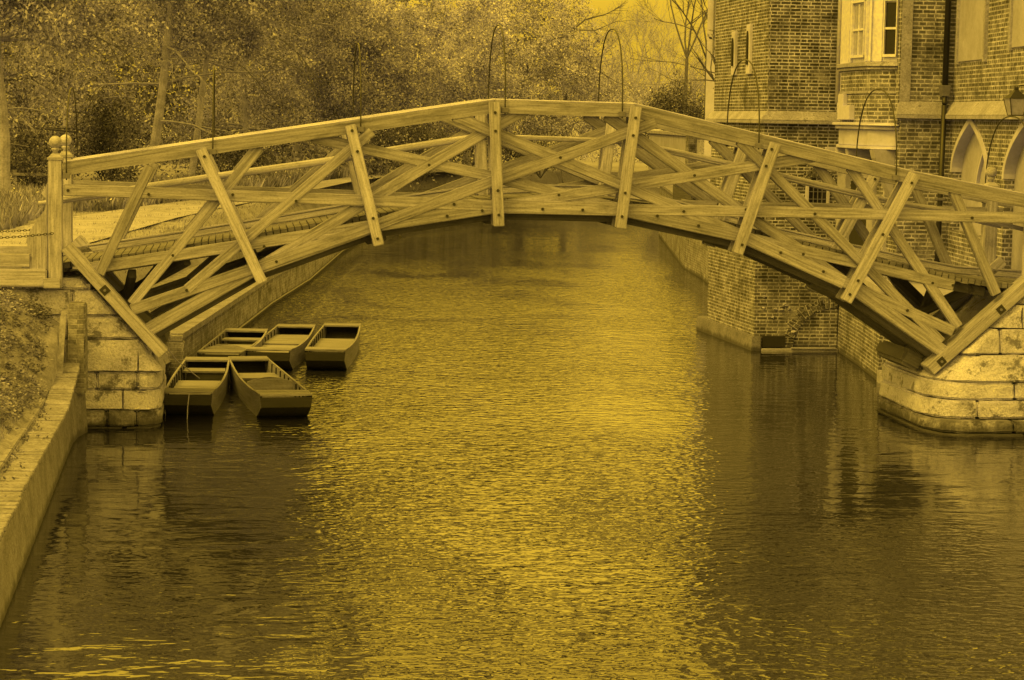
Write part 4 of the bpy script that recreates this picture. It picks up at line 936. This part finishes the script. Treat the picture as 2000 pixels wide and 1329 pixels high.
for i, (u, y, H, cr, lm, n, lean, lab) in enumerate(TL):
    rnd = random.Random(100+i); x = xat(u, y); g = 2.05
    t = thing("leafy_tree", lab, "tree", (x, y, g), GT)
    mb = MB(); r = .17 if i == 1 else (.15 if i == 3 else (.11 if i == 4 else .17))
    top = Vector((x+lean*H*.55, y, g+H*.6)); n_ = 8
    pts = [Vector((x, y, g-.2)).lerp(top, k/n_)+Vector((rnd.uniform(-.05, .05), 0, 0)) for k in range(n_+1)]
    mb.tube(pts, [r*(1.25-.85*k/n_) for k in range(n_+1)], 10, False); tips = []
    for k in range(11):
        j = rnd.randint(2, 8); a = rnd.uniform(0, 6.28); q = pts[j]
        limb(mb, q, Vector((math.cos(a), math.sin(a)-.3, rnd.uniform(-.05, .6))), rnd.uniform(.6, 1)*cr*.95, r*.32, 2, rnd, .012, 3, .55, .8, tips)
    mb.build("trunk", M['bark'] if i not in (0, 10, 11) else M['bark_dark'], t)
    kc = 250; cz = g+H*.52; c = []
    while len(c) < kc:
        q = rng.uniform(-1, 1, 3)
        if .35 < np.linalg.norm(q) < 1: c.append((x+lean*H*.4+q[0]*cr, y+q[1]*cr*.8, cz+q[2]*H*.46))
    c = np.array(c+[tp for tp in tips if rnd.random() < .8])
    c = c[c[:, 2] > g+.6+(3.4 if i in (1, 3, 4) else 1.2)+(1.0 if i < 5 else 0)*rng.random(len(c))]
    V, F = leaves(c, np.array([.24, .24, .17]), int(n*2.8), .115)
    up = c[c[:, 2] > 11.5]                     # coarser sprays in the tree tops
    if len(up):
        V2, F2 = leaves(up, np.array([.45, .45, .35]), 4500, .34); F = np.concatenate([F, F2+len(V)]); V = np.concatenate([V, V2])
    raw("crown", V, F, M[lm], t)
def zat(v, y): return CZ+(232-v)/4338.0*math.hypot(y-CY, 8)
BO = [('leafy_tree.002', 38, [(115, -5), (128, 40), (150, 62), (180, 90), (212, 108), (235, 112)], .05), ('leafy_tree.005', 50, [(385, 68), (440, 76), (500, 82), (545, 92), (580, 120), (610, 160)], .05),
      ('leafy_tree.005', 50, [(390, 70), (440, 86), (490, 112), (540, 130), (585, 150), (612, 185)], .035), ('leafy_tree.005', 49, [(385, 116), (430, 122), (470, 146), (500, 175), (520, 205)], .035),
      ('leafy_tree.006', 54, [(455, 10), (500, 30), (530, 50), (580, 65), (640, 50)], .035), ('leafy_tree.010', 66, [(1005, 165), (1035, 150), (1070, 148), (1110, 165)], .04),
      ('leafy_tree.011', 74, [(1095, 70), (1130, 40), (1170, 28), (1205, 10)], .05), ('leafy_tree.011', 74, [(1110, 120), (1150, 134), (1195, 160), (1230, 170)], .035), ('leafy_tree.011', 74, [(1100, 60), (1150, 60), (1190, 42), (1225, 38)], .03)]
for nm, y, P_, r_ in BO:
    par = bpy.data.objects.get(nm); rnd = random.Random(int(r_*1000)+len(P_)); mb = MB()
    pts = [Vector((xat(u, y), y+rnd.uniform(-.1, .1), zat(v, y))) for u, v in P_]
    mb.tube(pts, [r_*(1-.7*k/(len(pts)-1)) for k in range(len(pts))], 6, False)
    for p, q in zip(pts, pts[1:]):
        for _ in range(3): limb(mb, p.lerp(q, rnd.random()), (q-p).normalized()+Vector((0, 0, rnd.uniform(-.7, .5))), rnd.uniform(.5, 1.1), r_*.3, 1, rnd, .008, 3, .5, .5)
    mb.build("bough", M['bark_dark'], par)
# woodland behind as one mass
cs = np.stack([rng.uniform(-42, 9, 2000), rng.uniform(86, 96, 2000), 2+rng.beta(1.0, 1.5, 2000)*25], 1)
lim = 26-np.clip((cs[:, 0]+10)/12, 0, 1)*16.5; cs = cs[cs[:, 2] < lim]
V, F = leaves(cs, np.array([.9, .7, .7]), 90000, .26)
cs = np.stack([rng.uniform(-42, 10.5, 1500), rng.uniform(79, 85, 1500), 2+rng.random(1500)*8.2], 1)
V2, F2 = leaves(cs, np.array([.7, .6, .6]), 75000, .27); F = np.concatenate([F, F2+len(V)]); V = np.concatenate([V, V2])
struct(raw("woodland", V, F, M['leaf_mid']), 'stuff')  # darker leaves paint the shadowed gaps between the nearer trees
cs = np.stack([rng.uniform(-34, 3, 260), rng.uniform(50, 66, 260), 2+rng.random(260)*2.2], 1)
cs[:, 1] = np.maximum(cs[:, 1]-np.clip(-(cs[:, 0]+6), 0, 12)*1.5, 38)+2
V, F = leaves(cs, np.array([.7, .6, .5]), 26000, .13)
struct(raw("undergrowth", V, F, M['leaf_mid']), 'stuff')
# dark shrubs
def shrub(name, x, y, z, rx, rz, n, mat, label, cat="shrub", group=None, size=.10, k=60):
    t = thing(name, label, cat, (x, y, z), group); rnd = random.Random(int(x*100+y)); mb = MB()
    for _ in range(6): a = rnd.uniform(0, 6.28); limb(mb, Vector((x, y, z-.1)), Vector((math.cos(a)*.6, math.sin(a)*.6, 1)), rz*1.1, .035, 1, rnd, .01, 3, .5)
    mb.build("stems", M['bark_dark'], t)
    c = []
    while len(c) < k:
        q = rng.uniform(-1, 1, 3)
        if np.linalg.norm(q) < 1: c.append((x+q[0]*rx, y+q[1]*rx*.7, z+rz+q[2]*rz))
    V, F = leaves(np.array(c), np.array([rx*.16, rx*.16, rz*.13]), n, size); raw("foliage", V, F, M[mat], t); return t
GS = "dark shrubs under the trees"
shrub("dark_shrub", xat(215, 36), 36, 2.05, 1.1, 1.6, 7000, 'leaf_dark', "dark holly bush just right of the left gateposts", group=GS)
shrub("dark_shrub", xat(55, 34), 34, 2.05, 1.0, 1.0, 5000, 'leaf_dark', "dark low bush left of the gateposts under the trees", group=GS)
shrub("dark_shrub", xat(440, 44), 44, 2.05, 1.3, 1.0, 5000, 'leaf_dark', "dark bush under the handrail below the second hoop", group=GS)
shrub("dark_shrub", xat(820, 60), 60, 2.05, 2.2, 1.2, 7000, 'leaf_dark', "broad dark bush seen below the handrail left of the crown", group=GS)
shrub("dark_shrub", xat(1050, 66), 66, 2.05, 2.0, 1.1, 6000, 'leaf_dark', "dark bush seen through the middle panel of the bridge", group=GS)
shrub("yew_bush", xat(1312, 76), 76, 2.05, 1.62, 2.15, 14000, 'leaf_dark', "large rounded dark yew against the sky left of the tower", "bush", size=.13, k=120)
shrub("low_bush", xat(1385, 42), 42, 2.05, .55, 1.25, 1500, 'leaf', "thin twiggy bush between the yew and the tower", "bush", size=.07)
shrub("wall_shrub", 6.35, 16.9, 5.3, .30, .95, 900, 'leaf', "leafy sprig growing at the far corner of the tower", "shrub", size=.10)
# bare trees
GB = "bare winter trees against the sky"
BT = [(1325, 92, 14.5, .12, 5, "bare tree with forked dark trunk standing above the yew"), (1366, 80, 13.5, .11, 5, "bare tree partly hidden by the pale house beside the tower"),
      (1230, 112, 10.5, .10, 5, "bare tree left of the forked one, right of the fifth hoop"), (1180, 104, 9.0, .15, 4, "bare tree behind the fifth iron hoop"),
      (1275, 122, 11.0, .10, 5, "pale distant bare tree just left of the forked tree"), (1135, 112, 11, .17, 4, "bare tree at the edge of the leafy wood")]
for i, (u, y, H, r, dp_, lab) in enumerate(BT):
    rnd = random.Random(500+i); x = xat(u, y); g = 2.05; t = thing("bare_tree", lab, "tree", (x, y, g), GB); mb = MB()
    fork = Vector((x+rnd.uniform(-.2, .2), y, g+H*.42))
    mb.tube([Vector((x, y, g-.2)), Vector((x+.08, y, g+H*.2)), fork], [r*1.2, r, r*.8], 8, False); mb.build("trunk", M['bark_dark' if i < 2 else 'bark'], t)
    mb = MB()
    for k in range(4): a = k*1.6+rnd.uniform(-.3, .3); limb(mb, fork, Vector((math.cos(a)*.45, math.sin(a)*.45, 1)), H*.30, r*.5, dp_-1, rnd, .010, 4, .42)
    for k in range(6):
        z = rnd.uniform(.16, .42); a = rnd.uniform(0, 6.28); limb(mb, Vector((x+.05, y, g+H*z)), Vector((math.cos(a), math.sin(a), .35)), H*.22, r*.22, 2, rnd, .010, 4, .5)
    mb.build("branches", M['bark_dark' if i < 2 else 'bark'], t)
# distant thin tree screen (haze of twigs)
mb = MB(); rnd = random.Random(9)
for k in range(16):
    x = xat(1120+k*17, 135); limb(mb, Vector((x, 135+rnd.uniform(-4, 4), 2)), Vector((rnd.uniform(-.1, .1), 0, 1)), rnd.uniform(4.0, 5.6), .10, 3, rnd, .03, 5, .5)
struct(mb.build("distant_thicket", M['bark']), 'stuff')
cs = np.stack([rng.uniform(xat(1110, 105), xat(1265, 105), 60), rng.uniform(98, 108, 60), 2+rng.random(60)**1.3*4.4], 1)
V, F = leaves(cs, np.array([.6, .6, .45]), 9000, .12); struct(raw("distant_scrub", V, F, M['leaf']), 'stuff')

# grass, ivy, flower border (uncountable)
def blades(n, fx, size, mat, name):
    P = np.array([fx() for _ in range(n)]); a = rng.normal(0, 1, (n, 3)); a[:, 2] = 0; a /= np.linalg.norm(a, axis=1)[:, None]
    s = (size*rng.uniform(.5, 1.4, n))[:, None]; up = np.concatenate([rng.normal(0, .35, (n, 2)), np.ones((n, 1))], 1)
    V = np.stack([P-a*s*.10, P+a*s*.10, P+up*s], 1).reshape(-1, 3)
    o = raw(name, V, np.arange(3*n).reshape(-1, 3), mat); struct(o, 'stuff'); return o
def near_pt(y0, y1, x1=-9.6):
    x = random.uniform(x1, -7.24); y = random.uniform(y0, y1); return (x, y, h_near(x, y)-.01)
blades(40000, lambda: near_pt(-16, -4.0), .055, M['blade'], "bank_grass")
P = np.array([near_pt(-6.0, -.2, -9.6) for _ in range(1500)]); P[:, 2] += .03
V, F = leaves(P, np.array([.06, .06, .035]), 36000, .06, .4); struct(raw("ivy_ground_cover", V, F, M['leaf_mid']), 'stuff')
P = np.array([(random.uniform(-7.13, -6.82), random.uniform(-14, -1), .70) for _ in range(40)])
P = np.concatenate([P, np.array([(-7.12+random.uniform(-.03, .05), random.uniform(-16, -1), .71) for _ in range(160)])])
V, F = leaves(P, np.array([.03, .05, .02]), 1800, .04); struct(raw("wall_top_weeds", V, F, M['leaf_mid']), 'stuff')
def lawn_pt():
    y = random.uniform(2, 60)**1.0; x = xw_left(y)-1.2+(.8 if y < 6.4 else 0)-random.random()**1.5*7
    t_ = max(0, xw_left(y)-1.0+(.85 if y < 6.45 else 0)-x); return (x, y, h_far(t_, y)-.01)
blades(24000, lawn_pt, .07, M['leaf_mid'], "lawn_grass_blades")
def border_pt():
    t_ = random.random(); y = 24+t_*40; x = np.interp(y, [20, 26, 32, 38, 53, 64], [-8.6, -7.3, -5.6, -4.2, -1.0, 2.0])-random.random()*3.2; return (x, y, 2.1)
blades(22000, border_pt, .38, M['blade'], "border_plants")
P = np.array([border_pt() for _ in range(420)]); P[:, 2] += .35
V, F = leaves(P, np.array([.12, .12, .08]), 1500, .09); struct(raw("border_flowers", V, F, M['flower']), 'stuff')
def left_bed():
    y = random.uniform(14, 32); return (random.uniform(-15, -9.2), y, 2.1)
blades(14000, left_bed, .35, M['blade'], "tall_grass")
# low post-and-rail fence at the back left
t = thing("rail_fence", "low wooden rail fence at the back of the long grass, far left", "fence", (-12, 33.5, 2.1))
mb = MB(); mb.beam((-16, 33.5, 2.75), (-9.3, 33.5, 2.72), .05, .09); mb.build("rail", M['oak'], t)
for x in (-15, -13, -11, -9.4):
    mb = MB(); mb.box(x-.05, x+.05, 33.52, 33.62, 2.0, 2.85); mb.build("post", M['oak'], t)

# every surface keeps a little of the blue that the golden light is short of
for mt in bpy.data.materials:
    nt = mt.node_tree
    for nd in list(nt.nodes):
        key = {"BSDF_PRINCIPLED": "Base Color", "BSDF_DIFFUSE": "Color", "BSDF_TRANSLUCENT": "Color"}.get(nd.type)
        if not key: continue
        sk = nd.inputs[key]
        if sk.is_linked:
            src = sk.links[0].from_socket; x = nt.nodes.new("ShaderNodeMix"); x.data_type = 'RGBA'; x.blend_type = 'MULTIPLY'; x.clamp_result = True
            x.inputs[0].default_value = 1.0; x.inputs[7].default_value = (1, 1, 2.3, 1); nt.links.new(src, x.inputs[6]); nt.links.new(x.outputs[2], sk)
        else:
            c = sk.default_value; sk.default_value = (c[0], c[1], min(1, c[2]*2.3), 1)
